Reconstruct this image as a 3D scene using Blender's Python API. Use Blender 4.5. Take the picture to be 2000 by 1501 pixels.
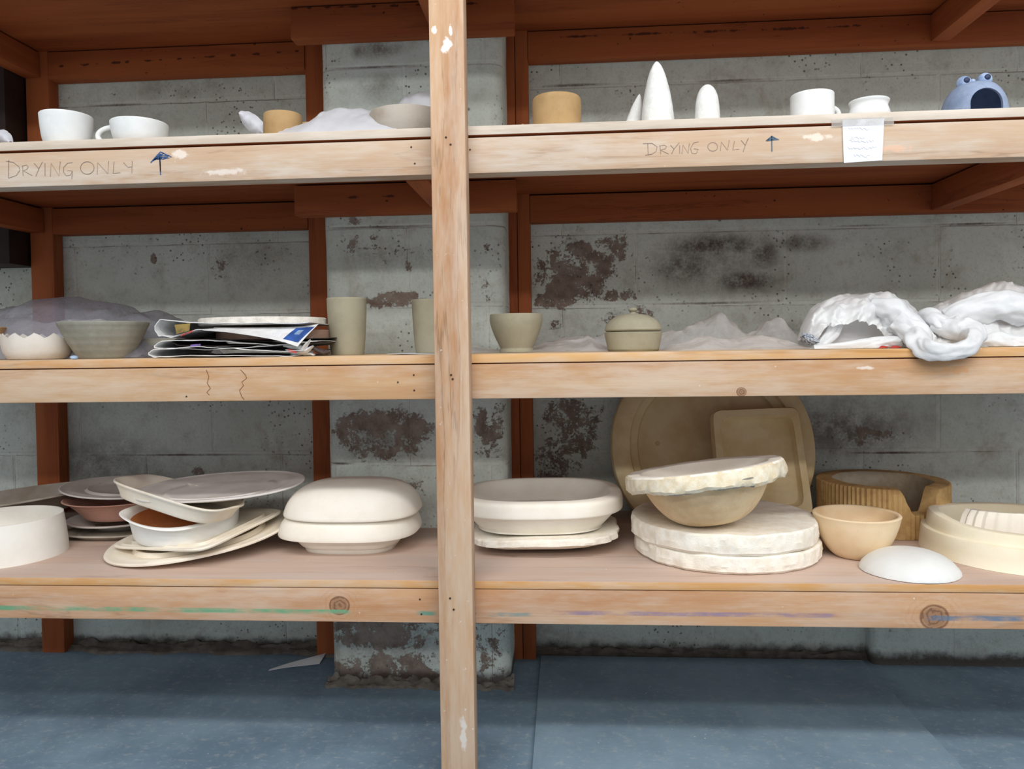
import bpy, bmesh, math, random
from mathutils import Vector, Matrix, noise as mn

random.seed(7)
SC = bpy.context.scene
for o in list(bpy.data.objects):
    bpy.data.objects.remove(o)
COL = SC.collection
PI = math.pi

# ------------------------------------------------------------------ camera
F, YAW, PITCH, ROLL, SY = 1496.9, .0702, -.0242, -.0143, -41.7
CAM = Vector((0, -1.4814, .862))
fw = Vector((-math.sin(YAW), math.cos(YAW), 0)); rt = Vector((math.cos(YAW), math.sin(YAW), 0)); up = Vector((0, 0, 1))
fw, up = fw * math.cos(PITCH) + up * math.sin(PITCH), up * math.cos(PITCH) - fw * math.sin(PITCH)
rt, up = rt * math.cos(ROLL) + up * math.sin(ROLL), up * math.cos(ROLL) - rt * math.sin(ROLL)
cd = bpy.data.cameras.new('camera'); cam = bpy.data.objects.new('camera', cd); COL.objects.link(cam)
m = Matrix((rt, up, -fw)).transposed().to_4x4(); m.translation = CAM
cam.matrix_world = m
cd.sensor_width = 36; cd.lens = 36 * F / 2000; cd.shift_y = SY / 2000; cd.clip_start = .02
SC.camera = cam

# ------------------------------------------------------------------ light
W = bpy.data.worlds.new('world'); SC.world = W; W.use_nodes = True
W.node_tree.nodes['Background'].inputs[0].default_value = (.90, .95, 1.0, 1)
W.node_tree.nodes['Background'].inputs[1].default_value = .60


def area(name, loc, sx, sy, energy, col, aim):
    l = bpy.data.lights.new(name, 'AREA'); l.shape = 'RECTANGLE'; l.size = sx; l.size_y = sy; l.energy = energy; l.color = col
    o = bpy.data.objects.new(name, l); COL.objects.link(o); o.location = loc
    o.rotation_euler = (Vector(aim) - Vector(loc)).to_track_quat('-Z', 'Y').to_euler()
    return o


area('ceiling_tubes_near', (.5, -1.62, 2.62), 3.6, .14, 46, (1, .98, .95), (.4, .1, .7))
area('ceiling_tubes_middle', (.5, -2.5, 2.62), 4.2, .14, 30, (1, .98, .95), (.4, .1, .7))
area('ceiling_tubes_far', (.6, -4.3, 2.62), 5.0, .16, 56, (1, .98, .95), (.4, .1, .7))
SC.view_settings.view_transform = 'Standard'
SC.view_settings.look = 'None'
SC.view_settings.exposure = -0.02
SC.view_settings.gamma = 1.0
SC.view_settings.use_curve_mapping = False


# ------------------------------------------------------------------ photo measuring helpers (metres, world frame)
def ray(px, py):
    return fw + rt * ((px - 1000) / F) - up * ((py - 750.5 - SY) / F)


def P(px, py, Y):
    v = ray(px, py); return CAM + v * ((Y - CAM.y) / v.y)


def G(px, py, z):
    v = ray(px, py); return CAM + v * ((z - CAM.z) / v.z)


ZT, ZM, ZB = 1.2845, .8440, .4010      # tops of the three shelf boards


# ------------------------------------------------------------------ node helpers
def lin(c):
    return tuple((v / 255 / 12.92 if v / 255 <= .04045 else ((v / 255 + .055) / 1.055) ** 2.4) for v in c[:3]) + (1,)


class NT:
    def __init__(s, name):
        s.m = bpy.data.materials.new(name); s.m.use_nodes = True
        s.t = s.m.node_tree; s.n = s.t.nodes; s.l = s.t.links
        s.b = s.n['Principled BSDF']; s.tc = s.n.new('ShaderNodeTexCoord')
        s.obj = s.tc.outputs['Object']

    def _set(s, inp, v):
        if hasattr(v, 'is_output') or hasattr(v, 'links'):
            s.l.new(v, inp)
        else:
            inp.default_value = v

    def math(s, op, a, b=0, c=None, clamp=False):
        n = s.n.new('ShaderNodeMath'); n.operation = op; n.use_clamp = clamp
        s._set(n.inputs[0], a); s._set(n.inputs[1], b)
        if c is not None: s._set(n.inputs[2], c)
        return n.outputs[0]

    def vmath(s, op, a, b):
        n = s.n.new('ShaderNodeVectorMath'); n.operation = op
        s._set(n.inputs[0], a); s._set(n.inputs[1], b)
        return n.outputs['Value'] if op in ('LENGTH', 'DISTANCE', 'DOT_PRODUCT') else n.outputs[0]

    def noise(s, vec, scale, detail=4, rough=.55, dist=0):
        n = s.n.new('ShaderNodeTexNoise'); s._set(n.inputs['Vector'], vec)
        n.inputs['Scale'].default_value = scale; n.inputs['Detail'].default_value = detail
        n.inputs['Roughness'].default_value = rough; n.inputs['Distortion'].default_value = dist
        return n.outputs[0]

    def voro(s, vec, scale, feature='F1'):
        n = s.n.new('ShaderNodeTexVoronoi'); n.feature = feature; s._set(n.inputs['Vector'], vec); n.inputs['Scale'].default_value = scale
        return n.outputs['Distance']

    def step(s, v, a, b, lo=0, hi=1):
        n = s.n.new('ShaderNodeMapRange'); n.interpolation_type = 'SMOOTHSTEP'
        s._set(n.inputs[0], v); n.inputs[1].default_value = a; n.inputs[2].default_value = b
        n.inputs[3].default_value = lo; n.inputs[4].default_value = hi
        return n.outputs[0]

    def mix(s, f, a, b):
        n = s.n.new('ShaderNodeMix'); n.data_type = 'RGBA'
        s._set(n.inputs[0], f)
        s._set(n.inputs[6], lin(a) if isinstance(a, tuple) else a); s._set(n.inputs[7], lin(b) if isinstance(b, tuple) else b)
        return n.outputs[2]

    def scale(s, vec, v):
        return s.vmath('MULTIPLY', vec, v)

    def xyz(s, vec=None):
        n = s.n.new('ShaderNodeSeparateXYZ'); s._set(n.inputs[0], vec or s.obj); return n.outputs

    def comb(s, x, y, z):
        n = s.n.new('ShaderNodeCombineXYZ')
        for i, v in enumerate((x, y, z)): s._set(n.inputs[i], v)
        return n.outputs[0]

    def bump(s, h, strength=.3, dist=.002):
        n = s.n.new('ShaderNodeBump'); n.inputs['Strength'].default_value = strength; n.inputs['Distance'].default_value = dist
        s._set(n.inputs['Height'], h); s.l.new(n.outputs[0], s.b.inputs['Normal'])

    def out(s, col, rough=.8, spec=.3):
        s._set(s.b.inputs['Base Color'], lin(col) if isinstance(col, tuple) else col)
        s._set(s.b.inputs['Roughness'], rough); s.b.inputs['Specular IOR Level'].default_value = spec
        return s.m

    def spot(s, vec, c, r, soft=.6):
        """0..1 mask of an ellipsoid at c with radii r"""
        d = s.vmath('SUBTRACT', vec, c)
        d = s.vmath('DIVIDE', d, r)
        return s.step(s.vmath('LENGTH', d, (0, 0, 0)), 1 - soft, 1.0, 1, 0)

    def spots(s, vec, lst):
        acc = None
        for c, r, soft, k in lst:
            q = s.spot(vec, c, r, soft)
            if k != 1: q = s.math('MULTIPLY', q, k)
            acc = q if acc is None else s.math('MAXIMUM', acc, q)
        return acc


BIG = 9.0


def wood(name, axis, light, dark, dust, dustcol=(214, 204, 192), knots=(), stripes=(), splatk=.6, splats=(), grain=1.0, seed=0):
    """sawn timber whose grain runs along AXIS (0 x, 1 y, 2 z); knots/stripes/splats are marks on it, in metres"""
    t = NT(name)
    oi = t.n.new('ShaderNodeObjectInfo')
    off = t.vmath('MULTIPLY', oi.outputs['Random'], (3.1 + seed, 5.7, 2.3))
    v = t.vmath('ADD', t.obj, off)
    vw = v
    kd = None
    sc = [20.0] * 3; sc[axis] = .9
    warp = t.noise(t.scale(v, tuple(9.0 if i != axis else 2.2 for i in range(3))), 1.0, 2)
    vw = t.vmath('ADD', v, t.vmath('MULTIPLY', t.comb(warp, warp, warp), (.03, .03, .03)))
    g = t.noise(t.scale(vw, tuple(sc)), 1.0, 5, .6, .6)
    fine = t.noise(t.scale(v, tuple(420.0 if i != axis else 8.0 for i in range(3))), 1.0, 2)
    broad = t.noise(t.scale(v, tuple(14.0 if i != axis else 1.6 for i in range(3))), 1.0, 3)
    f = t.step(g, .38, .66)
    f = t.math('ADD', t.math('MULTIPLY', f, .42 * grain), t.math('MULTIPLY', t.step(broad, .35, .7), .42))
    f = t.math('ADD', f, t.math('MULTIPLY', t.math('SUBTRACT', fine, .5), .22 * grain), clamp=True)
    c = t.mix(f, light, dark)
    # thin dark growth-ring lines
    ln = t.math('ABSOLUTE', t.math('SUBTRACT', t.math('FRACT', t.math('MULTIPLY', g, 5.0)), .5))
    c = t.mix(t.math('MULTIPLY', t.math('MULTIPLY', t.step(ln, .01, .10, 1, 0), t.step(broad, .42, .62)), .34 * grain), c, tuple(int(k * .62) for k in dark))
    d1 = t.noise(t.scale(t.obj, tuple(11.0 if i != axis else 2.4 for i in range(3))), 1.0, 6, .62)
    d2 = t.noise(t.scale(t.obj, tuple(90.0 if i != axis else 14.0 for i in range(3))), 1.0, 3, .6)
    dm = t.math('ADD', t.math('MULTIPLY', d1, .75), t.math('MULTIPLY', d2, .35))
    c = t.mix(t.math('MULTIPLY', t.step(dm, .44, .72), dust), c, dustcol)
    for (kc, r) in knots:
        d = t.vmath('LENGTH', t.vmath('DIVIDE', t.vmath('SUBTRACT', t.obj, kc), (r, BIG, r * .9)), (0, 0, 0))
        ringw = t.math('SINE', t.math('ADD', t.math('MULTIPLY', d, 13), t.math('MULTIPLY', t.noise(t.obj, 70, 4), 14)))
        halo = t.step(d, .8, 3.2, 1, 0)
        c = t.mix(t.math('MULTIPLY', halo, t.step(ringw, .1, .9, 0, .22)), c, (170, 108, 66))
        c = t.mix(t.step(d, .75, 1.05, .85, 0), c, (150, 112, 84))
        c = t.mix(t.math('MULTIPLY', t.step(d, .9, 1.0, 1, 0), t.step(ringw, 0, .9, 0, .55)), c, (84, 62, 52))
        c = t.mix(t.math('MULTIPLY', t.step(t.math('ABSOLUTE', t.math('SUBTRACT', d, 1.0)), .02, .14, 1, 0), .7), c, (96, 60, 40))
    X = t.xyz()
    for (x0, x1, z0, z1, w, col, k) in stripes:
        zc = t.math('ADD', t.math('MULTIPLY', t.math('DIVIDE', t.math('SUBTRACT', X[0], x0), x1 - x0), z1 - z0), z0)
        wob = t.math('MULTIPLY', t.math('SUBTRACT', t.noise(t.obj, 12, 3), .5), .004)
        dd = t.math('ABSOLUTE', t.math('ADD', t.math('SUBTRACT', X[2], zc), wob))
        mk = t.step(dd, w * .5, w * 1.1, 1, 0)
        mk = t.math('MULTIPLY', mk, t.math('MULTIPLY', t.step(X[0], x0, x0 + .02), t.step(X[0], x1 - .02, x1, 1, 0)))
        mk = t.math('MULTIPLY', mk, t.step(t.noise(t.scale(t.obj, (9, 9, 30)), 1.0, 5, .7), .36, .6, 0, k))
        c = t.mix(mk, c, col)
    if splats:
        n = t.noise(t.obj, 75, 4, .6)
        for cc, r, col in splats:
            q = t.spot(t.obj, cc, r, .9)
            q = t.step(t.math('ADD', q, t.math('MULTIPLY', t.math('SUBTRACT', n, .5), 2.2)), .4, .9, 0, splatk)
            c = t.mix(q, c, col)
    # pale specks of dried slip
    sp = t.step(t.voro(t.obj, 55), .05, .11, 1, 0)
    sp = t.math('MULTIPLY', sp, t.step(t.noise(t.obj, 9, 2), .55, .7))
    c = t.mix(t.math('MULTIPLY', sp, min(1, dust * 1.2)), c, (240, 238, 232))
    t.bump(t.math('ADD', g, t.math('MULTIPLY', fine, .5)), .35, .0015)
    return t.out(c, .75, .25)


def clay(name, col, col2, scale=14, speck=.15, rough=.85, bump=.25, spots=(), speckcol=(120, 105, 90), rings=0):
    """plaster / unfired clay: two close tones blotched together with fine grain"""
    t = NT(name)
    oi = t.n.new('ShaderNodeObjectInfo')
    v = t.vmath('ADD', t.obj, t.vmath('MULTIPLY', oi.outputs['Random'], (3, 5, 7)))
    n1 = t.noise(v, scale, 5, .6)
    c = t.mix(t.step(n1, .35, .68), col, col2)
    n2 = t.noise(v, 420, 2, .6)
    c = t.mix(t.math('MULTIPLY', t.step(n2, .56, .78), speck), c, speckcol)
    n3 = t.noise(v, 60, 4, .65)
    h = t.math('ADD', t.math('MULTIPLY', n3, .6), t.math('MULTIPLY', n2, .3))
    if rings:
        z = t.xyz()[2]
        r = t.math('SINE', t.math('ADD', t.math('MULTIPLY', z, rings), t.math('MULTIPLY', n1, 2)))
        h = t.math('ADD', h, t.math('MULTIPLY', r, .25))
        c = t.mix(t.math('MULTIPLY', t.step(r, .2, 1), .09), c, tuple(int(k * .75) for k in col2))
    if spots:
        for cc, r, k, sc in spots:
            q = t.math('MULTIPLY', t.spot(t.obj, cc, r, .8), 1.0)
            q = t.step(t.math('ADD', q, t.math('MULTIPLY', t.math('SUBTRACT', n3, .5), 1.4)), .3, .8, 0, .85)
            c = t.mix(q, c, sc)
    t.bump(h, bump, .002)
    return t.out(c, rough, .25)


def plain(name, col, rough=.7, var=.12, scale=30):
    t = NT(name)
    n = t.noise(t.obj, scale, 4)
    c = t.mix(t.step(n, .3, .7), col, tuple(max(0, int(k * (1 - var))) for k in col))
    t.bump(n, .1, .001)
    return t.out(c, rough, .3)


def plastic(name, col, alpha, rough=.35, trans=.35):
    """thin film: part see-through, part milky"""
    t = NT(name)
    n = t.noise(t.obj, 40, 4, .6, .5)
    c = t.mix(t.step(n, .3, .7), col, tuple(int(k * .93) for k in col))
    t.out(c, rough, .5)
    bs = t.b
    tl = t.n.new('ShaderNodeBsdfTranslucent'); t.l.new(c, tl.inputs[0])
    tp = t.n.new('ShaderNodeBsdfTransparent'); tp.inputs[0].default_value = (.96, .97, .98, 1)
    m1 = t.n.new('ShaderNodeMixShader'); m1.inputs[0].default_value = trans
    t.l.new(bs.outputs[0], m1.inputs[1]); t.l.new(tl.outputs[0], m1.inputs[2])
    m2 = t.n.new('ShaderNodeMixShader')
    lw = t.n.new('ShaderNodeLayerWeight'); lw.inputs[0].default_value = .45
    av = t.step(n, .2, .8, max(0, alpha - .12), min(1, alpha + .12))
    t._set(m2.inputs[0], t.math('ADD', av, t.math('MULTIPLY', t.math('MULTIPLY', lw.outputs['Facing'], lw.outputs['Facing']), .45 * (1 - alpha)), clamp=True))
    t.l.new(tp.outputs[0], m2.inputs[1]); t.l.new(m1.outputs[0], m2.inputs[2])
    t.l.new(m2.outputs[0], t.n['Material Output'].inputs[0])
    t.bump(t.noise(t.obj, 90, 3, .6, 1.0), .3, .002)
    return t.m


def pt(px, py, Y):
    p = P(px, py, Y); return (p.x, p.y, p.z)


def blockwall(name, x0, peel, smudge, Y, base_shade_stain=True):
    """painted concrete block: 400 x 200 courses, worn paint, mould and pits"""
    t = NT(name)
    X = t.xyz()
    b = t.n.new('ShaderNodeTexBrick')
    t._set(b.inputs['Vector'], t.comb(t.math('SUBTRACT', X[0], x0), t.math('SUBTRACT', X[2], .164), 0))
    b.inputs['Scale'].default_value = 1; b.inputs['Brick Width'].default_value = .4; b.inputs['Row Height'].default_value = .2
    b.inputs['Mortar Size'].default_value = .007; b.inputs['Mortar Smooth'].default_value = .6
    b.inputs['Color1'].default_value = (.40, .40, .40, 1); b.inputs['Color2'].default_value = (.6, .6, .6, 1)
    mort = b.outputs['Fac']
    b2 = t.n.new('ShaderNodeTexBrick')
    wob = t.math('MULTIPLY', t.math('SUBTRACT', t.noise(t.obj, 14, 3), .5), .008)
    t._set(b2.inputs['Vector'], t.comb(t.math('ADD', t.math('SUBTRACT', X[0], x0), wob), t.math('ADD', t.math('SUBTRACT', X[2], .159), wob), 0))
    b2.inputs['Scale'].default_value = 1; b2.inputs['Brick Width'].default_value = .4; b2.inputs['Row Height'].default_value = .2
    b2.inputs['Mortar Size'].default_value = .0016; b2.inputs['Mortar Smooth'].default_value = .3
    n1 = t.noise(t.obj, 3.5, 6, .6); n2 = t.noise(t.obj, 26, 6, .68); n3 = t.noise(t.obj, 160, 3, .6)
    c = t.mix(t.step(n1, .35, .7), (218, 227, 221), (200, 208, 200))
    c = t.mix(t.math('MULTIPLY', t.step(n3, .45, .75), .25), c, (160, 157, 148))
    c = t.mix(t.math('MULTIPLY', mort, .35), c, (222, 226, 220))
    crack = t.math('MULTIPLY', b2.outputs['Fac'], t.step(t.noise(t.obj, 6, 4, .6), .46, .60, 0, .5))
    c = t.mix(crack, c, (92, 76, 66))
    c = t.mix(t.math('MULTIPLY', t.step(n2, .5, .74), .30), c, (146, 138, 124))
    c = t.mix(t.math('MULTIPLY', t.step(t.noise(t.obj, 9, 8, .75), .5, .72), .28), c, (126, 112, 98))
    # rusty tea-coloured bleeding
    c = t.mix(t.step(t.noise(t.obj, 4.2, 5, .7, .4), .56, .74, 0, .45), c, (150, 128, 100))
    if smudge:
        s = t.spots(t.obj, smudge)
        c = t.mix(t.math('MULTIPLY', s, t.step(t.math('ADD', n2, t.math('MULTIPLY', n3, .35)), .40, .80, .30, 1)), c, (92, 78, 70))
    s = t.spots(t.obj, peel)
    pe = t.math('ADD', t.math('ADD', t.math('MULTIPLY', s, .37), t.math('MULTIPLY', t.math('SUBTRACT', t.noise(t.obj, 15, 11, .78, .3), .5), 2.0)), t.math('MULTIPLY', t.math('SUBTRACT', n3, .5), .35))
    pm = t.math('MULTIPLY', t.step(pe, .26, .33), t.step(s, 0, .1))
    pc = t.mix(t.step(n2, .3, .7), (156, 143, 133), (118, 102, 92))
    c = t.mix(pm, c, pc)
    # pits and mould dots
    pit = t.math('MULTIPLY', t.step(t.voro(t.obj, 75), .12, .26, 1, 0), t.step(t.noise(t.obj, 5, 4, .6), .5, .62))
    c = t.mix(t.math('MULTIPLY', pit, .8), c, (78, 66, 58))
    pit2 = t.math('MULTIPLY', t.step(t.voro(t.obj, 19), .04, .13, 1, 0), t.step(t.noise(t.obj, 7, 4, .6), .54, .62))
    c = t.mix(t.math('MULTIPLY', pit2, .75), c, (70, 54, 46))
    if base_shade_stain:  # shadow painted along the wall foot; dark foot line on pilaster and plinth
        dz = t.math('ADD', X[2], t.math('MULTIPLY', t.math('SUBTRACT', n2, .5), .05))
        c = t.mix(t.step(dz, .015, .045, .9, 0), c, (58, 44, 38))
    h = t.math('ADD', t.math('MULTIPLY', n3, .5), t.math('MULTIPLY', n2, .6))
    h = t.math('SUBTRACT', h, t.math('MULTIPLY', mort, .7))
    h = t.math('SUBTRACT', h, t.math('MULTIPLY', pm, .5))
    h = t.math('SUBTRACT', h, t.math('MULTIPLY', pit, .8))
    t.bump(h, .55, .004)
    return t.out(c, .85, .2)


# ------------------------------------------------------------------ mesh helpers
def finish(name, bm, mat, parent=None, label=None, smooth=True, angle=35, recalc=True):
    if recalc: bmesh.ops.recalc_face_normals(bm, faces=bm.faces)
    me = bpy.data.meshes.new(name); bm.to_mesh(me); bm.free()
    if smooth:
        for p in me.polygons: p.use_smooth = True
        me.set_sharp_from_angle(angle=math.radians(angle))
    mats = mat if isinstance(mat, (list, tuple)) else [mat]
    for k in mats: me.materials.append(k)
    o = bpy.data.objects.new(name, me); COL.objects.link(o)
    if parent is not None: o.parent = parent
    if label: o['label'] = label
    return o


def tag(o, label, cat, group=None, kind=None):
    o['label'] = label; o['category'] = cat
    if group: o['group'] = group
    if kind: o['kind'] = kind
    return o


def struct(o):
    o['kind'] = 'structure'; return o


def thing(name, label, cat, loc=(0, 0, 0), rot=(0, 0, 0), group=None, mat=None):
    o = bpy.data.objects.new(name, None); COL.objects.link(o); o.empty_display_size = .05
    o.location = loc; o.rotation_euler = rot
    if mat is not None: o.matrix_world = mat
    return tag(o, label, cat, group)


def box(x0, x1, y0, y1, z0, z1, bev=.002, bm=None, segs=2):
    bm2 = bmesh.new()
    bmesh.ops.create_cube(bm2, size=1)
    for v in bm2.verts:
        v.co = Vector((x0 + (v.co.x + .5) * (x1 - x0), y0 + (v.co.y + .5) * (y1 - y0), z0 + (v.co.z + .5) * (z1 - z0)))
    if bev: bmesh.ops.bevel(bm2, geom=bm2.edges[:], offset=bev, segments=segs, affect='EDGES', profile=.6)
    if bm is None: return bm2
    me = bpy.data.meshes.new('t'); bm2.to_mesh(me); bm2.free(); bm.from_mesh(me); bpy.data.meshes.remove(me)
    return bm


def ring(a, b, z, n=2.0, N=72, rot=0, fz=None, fr=None, off=(0, 0)):
    out = []
    for i in range(N):
        t = 2 * PI * i / N
        c, s = math.cos(t), math.sin(t)
        k = 1.0 if fr is None else fr(t, z)
        x = a * math.copysign(abs(c) ** (2 / n), c) * k; y = b * math.copysign(abs(s) ** (2 / n), s) * k
        zz = z + (fz(t) if fz else 0)
        out.append(Vector((x * math.cos(rot) - y * math.sin(rot) + off[0], x * math.sin(rot) + y * math.cos(rot) + off[1], zz)))
    return out


def loft(rings, c0=True, c1=True, bm=None, close=False):
    bm = bm or bmesh.new()
    vs = [[bm.verts.new(p) for p in r] for r in rings]
    N = len(rings[0])
    pairs = list(zip(vs[:-1], vs[1:]))
    if close: pairs.append((vs[-1], vs[0]))
    for A, B in pairs:
        for i in range(N):
            j = (i + 1) % N
            bm.faces.new((A[i], A[j], B[j], B[i]))
    if not close:
        for r, on in ((vs[0], c0), (vs[-1], c1)):
            if on:
                c = bm.verts.new(sum((v.co for v in r), Vector()) / N)
                for i in range(N): bm.faces.new((r[i], r[(i + 1) % N], c))
    return bm


def smoothprof(pts, k=4):
    """Catmull-Rom through (r, z) points; a repeated point keeps a corner sharp"""
    out = []
    for i in range(len(pts) - 1):
        p1, p2 = pts[i], pts[i + 1]
        if p1 == p2: continue
        p0 = pts[i - 1] if i > 0 else p1
        p3 = pts[i + 2] if i + 2 < len(pts) else p2
        for j in range(k):
            t = j / k
            out.append(tuple(.5 * (2 * b + (c - a) * t + (2 * a - 5 * b + 4 * c - d) * t * t + (3 * b - a - 3 * c + d) * t ** 3)
                             for a, b, c, d in zip(p0, p1, p2, p3)))
    out.append(pts[-1])
    return out


def lathe(prof, a=1.0, b=None, n=2.0, N=72, k=4, fr=None, fz=None, rot=0, smooth=True):
    """prof: (s, z) from the bottom centre up the outside, over the rim and down the inside; a, b scale s"""
    b = a if b is None else b
    pr = smoothprof(prof, k) if smooth else prof
    rs = [ring(max(a * s, .0004), max(b * s, .0004), z, n if s * a > .006 else 2, N, rot, (lambda t, zz=z: fz(t, zz)) if fz else None, fr) for s, z in pr]
    return loft(rs)


def fract(p, sc, oct=4):
    s, a = 0, 1
    for _ in range(oct):
        s += a * mn.noise(p * sc); sc *= 2.03; a *= .5
    return s


def rough_fr(amp, k, seed, z0=None, z1=None):
    """radial roughness for broken edges (limited to heights z0..z1)"""
    def f(t, z):
        if z0 is not None and not (z0 <= z <= z1): return 1.0
        p = Vector((math.cos(t) * k, math.sin(t) * k, z * k * 6 + seed))
        return 1 + amp * fract(p, 1.0, 4)
    return f


def crease(p, sc, seed=0, oct=3):
    """sharp folds like crumpled film, about -1..1"""
    s, a = 0, 1
    q = p + Vector((seed, seed * .7, -seed))
    for _ in range(oct):
        s += a * (1 - 2.6 * abs(mn.noise(q * sc))); sc *= 2.1; a *= .5
    return s * .6


def hsh(i, j, k):
    q = math.sin(i * 127.1 + j * 311.7 + k * 74.7) * 43758.5453
    return (q - math.floor(q)) * 2 - 1


def facet(x, y, seed=0):
    """flat facets meeting in sharp creases, -1..1 (crumpled film)"""
    k = (x + y) * .366; u, v = x + k, y + k
    i, j = math.floor(u), math.floor(v); u -= i; v -= j
    a, d = hsh(i, j, seed), hsh(i + 1, j + 1, seed)
    return a * (1 - u) + hsh(i + 1, j, seed) * (u - v) + d * v if u > v else a * (1 - v) + hsh(i, j + 1, seed) * (v - u) + d * u


def film(p, sc, seed, oct=3):
    w = .35 / sc
    x = (p.x + w * mn.noise(Vector((p.x * sc, p.y * sc, seed)))) * sc; y = (p.y + w * mn.noise(Vector((p.y * sc, p.x * sc, seed + 7)))) * sc
    return facet(x, y, seed) * .6 + facet(x * 2.3 + 3, y * 2.3, seed + 1) * .3 + (facet(x * 5.1, y * 5.1 + 9, seed + 2) * .14 if oct > 2 else 0)


def frame(center, xd, yd):
    x = Vector(xd).normalized(); z = x.cross(Vector(yd)).normalized(); y = z.cross(x)
    m = Matrix((x, y, z)).transposed().to_4x4(); m.translation = Vector(center)
    return m


def tube(path, rad, N=20, bm=None, flat=1.0, amp=0, sc=30, seed=0, sub=6, closed_caps=True, pleat=0):
    """swept tube through points (Catmull-Rom), radius list, crumpled by amp"""
    def cr(L, i, t):
        p1, p2 = L[i], L[i + 1]; p0 = L[max(i - 1, 0)]; p3 = L[min(i + 2, len(L) - 1)]
        return .5 * (2 * p1 + (p2 - p0) * t + (2 * p0 - 5 * p1 + 4 * p2 - p3) * t * t + (3 * p1 - p0 - 3 * p2 + p3) * t ** 3)
    C, Rr = [], []
    for i in range(len(path) - 1):
        for j in range(sub):
            C.append(cr(path, i, j / sub)); Rr.append(cr(rad, i, j / sub))
    C.append(path[-1]); Rr.append(rad[-1])
    rings = []
    ref = Vector((0, 1, 0.01))
    for i, c in enumerate(C):
        d = (C[min(i + 1, len(C) - 1)] - C[max(i - 1, 0)]).normalized()
        s = d.cross(ref)
        s = s.normalized() if s.length > 1e-4 else Vector((1, 0, 0))
        u = s.cross(d)
        r = []
        for k in range(N):
            a = 2 * PI * k / N
            p = c + s * math.cos(a) * Rr[i] + u * math.sin(a) * Rr[i] * flat
            if pleat:
                s_ = i / sub
                q = facet(k / N * pleat + s_ * .35, s_ * 1.1, seed) if k < N / 2 else facet((N - k) / N * pleat + s_ * .35, s_ * 1.1, seed + 40)
                q += .5 * facet(k / N * pleat * 2 + 5 + s_, s_ * 2.3, seed + 3) * math.sin(PI * k / N)
                p = c + (p - c) * (1 + .30 * q)
            elif amp:
                p = p + (p - c).normalized() * amp * crease(p, sc, seed) * min(1, Rr[i] / .01)
            r.append(p)
        rings.append(r)
    return loft(rings, closed_caps, closed_caps, bm)


def ribbon(lines, Y, w, bm=None, lift=.0004):
    """pen strokes on the vertical plane at Y; lines are polylines of photo positions"""
    bm = bm or bmesh.new()
    for L in lines:
        pts = [P(x, y, Y) for x, y in L]
        n = len(pts)
        l, r = [], []
        for i, p in enumerate(pts):
            d = (pts[min(i + 1, n - 1)] - pts[max(i - 1, 0)]); d.y = 0
            d = d.normalized() if d.length > 1e-9 else Vector((1, 0, 0))
            s = Vector((-d.z, 0, d.x)) * w / 2
            l.append(bm.verts.new(p + s)); r.append(bm.verts.new(p - s))
        for i in range(n - 1): bm.faces.new((l[i], l[i + 1], r[i + 1], r[i]))
    r = bmesh.ops.extrude_face_region(bm, geom=bm.faces[:])
    for v in r['geom']:
        if isinstance(v, bmesh.types.BMVert): v.co.y -= lift
    return bm


def sheet(nx, ny, fn, bm=None, thick=0):
    """grid surface fn(u, v) -> Vector"""
    bm = bm or bmesh.new()
    vs = [[bm.verts.new(fn(i / nx, j / ny)) for j in range(ny + 1)] for i in range(nx + 1)]
    fs = []
    for i in range(nx):
        for j in range(ny):
            fs.append(bm.faces.new((vs[i][j], vs[i + 1][j], vs[i + 1][j + 1], vs[i][j + 1])))
    if thick:
        bm.normal_update()
        bmesh.ops.solidify(bm, geom=fs, thickness=thick)
    return bm


def interp(pts, x):
    if x <= pts[0][0]: return pts[0][1]
    for (a, b), (c, d) in zip(pts, pts[1:]):
        if x <= c:
            t = (x - a) / (c - a); t = t * t * (3 - 2 * t); return b + (d - b) * t
    return pts[-1][1]


def mound(profile, Yc, y0, y1, z0, amp, sc, seed, nx=110, ny=46, back=.4, fold=2):
    """draped sheet: PROFILE is its top outline as photo positions at depth Yc; it falls to z0 at y0 (front) and y1 (back)"""
    pr = []
    for px, py in profile:
        p = P(px, py, Yc); pr.append((p.x, max(0.0, p.z - z0)))
    xa, xb = pr[0][0], pr[-1][0]

    def fn(u, v):
        x = xa + (xb - xa) * u; y = y0 + (y1 - y0) * v
        yc = (Yc - y0) / (y1 - y0)
        s = math.sin(PI / 2 * min(1, v / yc)) ** .8 if v < yc else max(0, math.cos(PI / 2 * (v - yc) / (1 - yc))) ** .6
        h = interp(pr, x)
        p = Vector((x, y, 0))
        e = min(1, min(u, 1 - u) * 10)
        c = film(p, sc, seed) * amp
        z = h * s + c * (0.35 + min(1, h / .04)) * (.3 + .7 * s) * (0.4 + .6 * min(1, abs(v - yc) * 6))
        z2 = facet(x * sc * .7, y * sc * .7, seed + 5) * amp
        return Vector((x, y + z2, z0 + max(.0012 + .0006 * v, z)))
    return sheet(nx, ny, fn)


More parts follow.
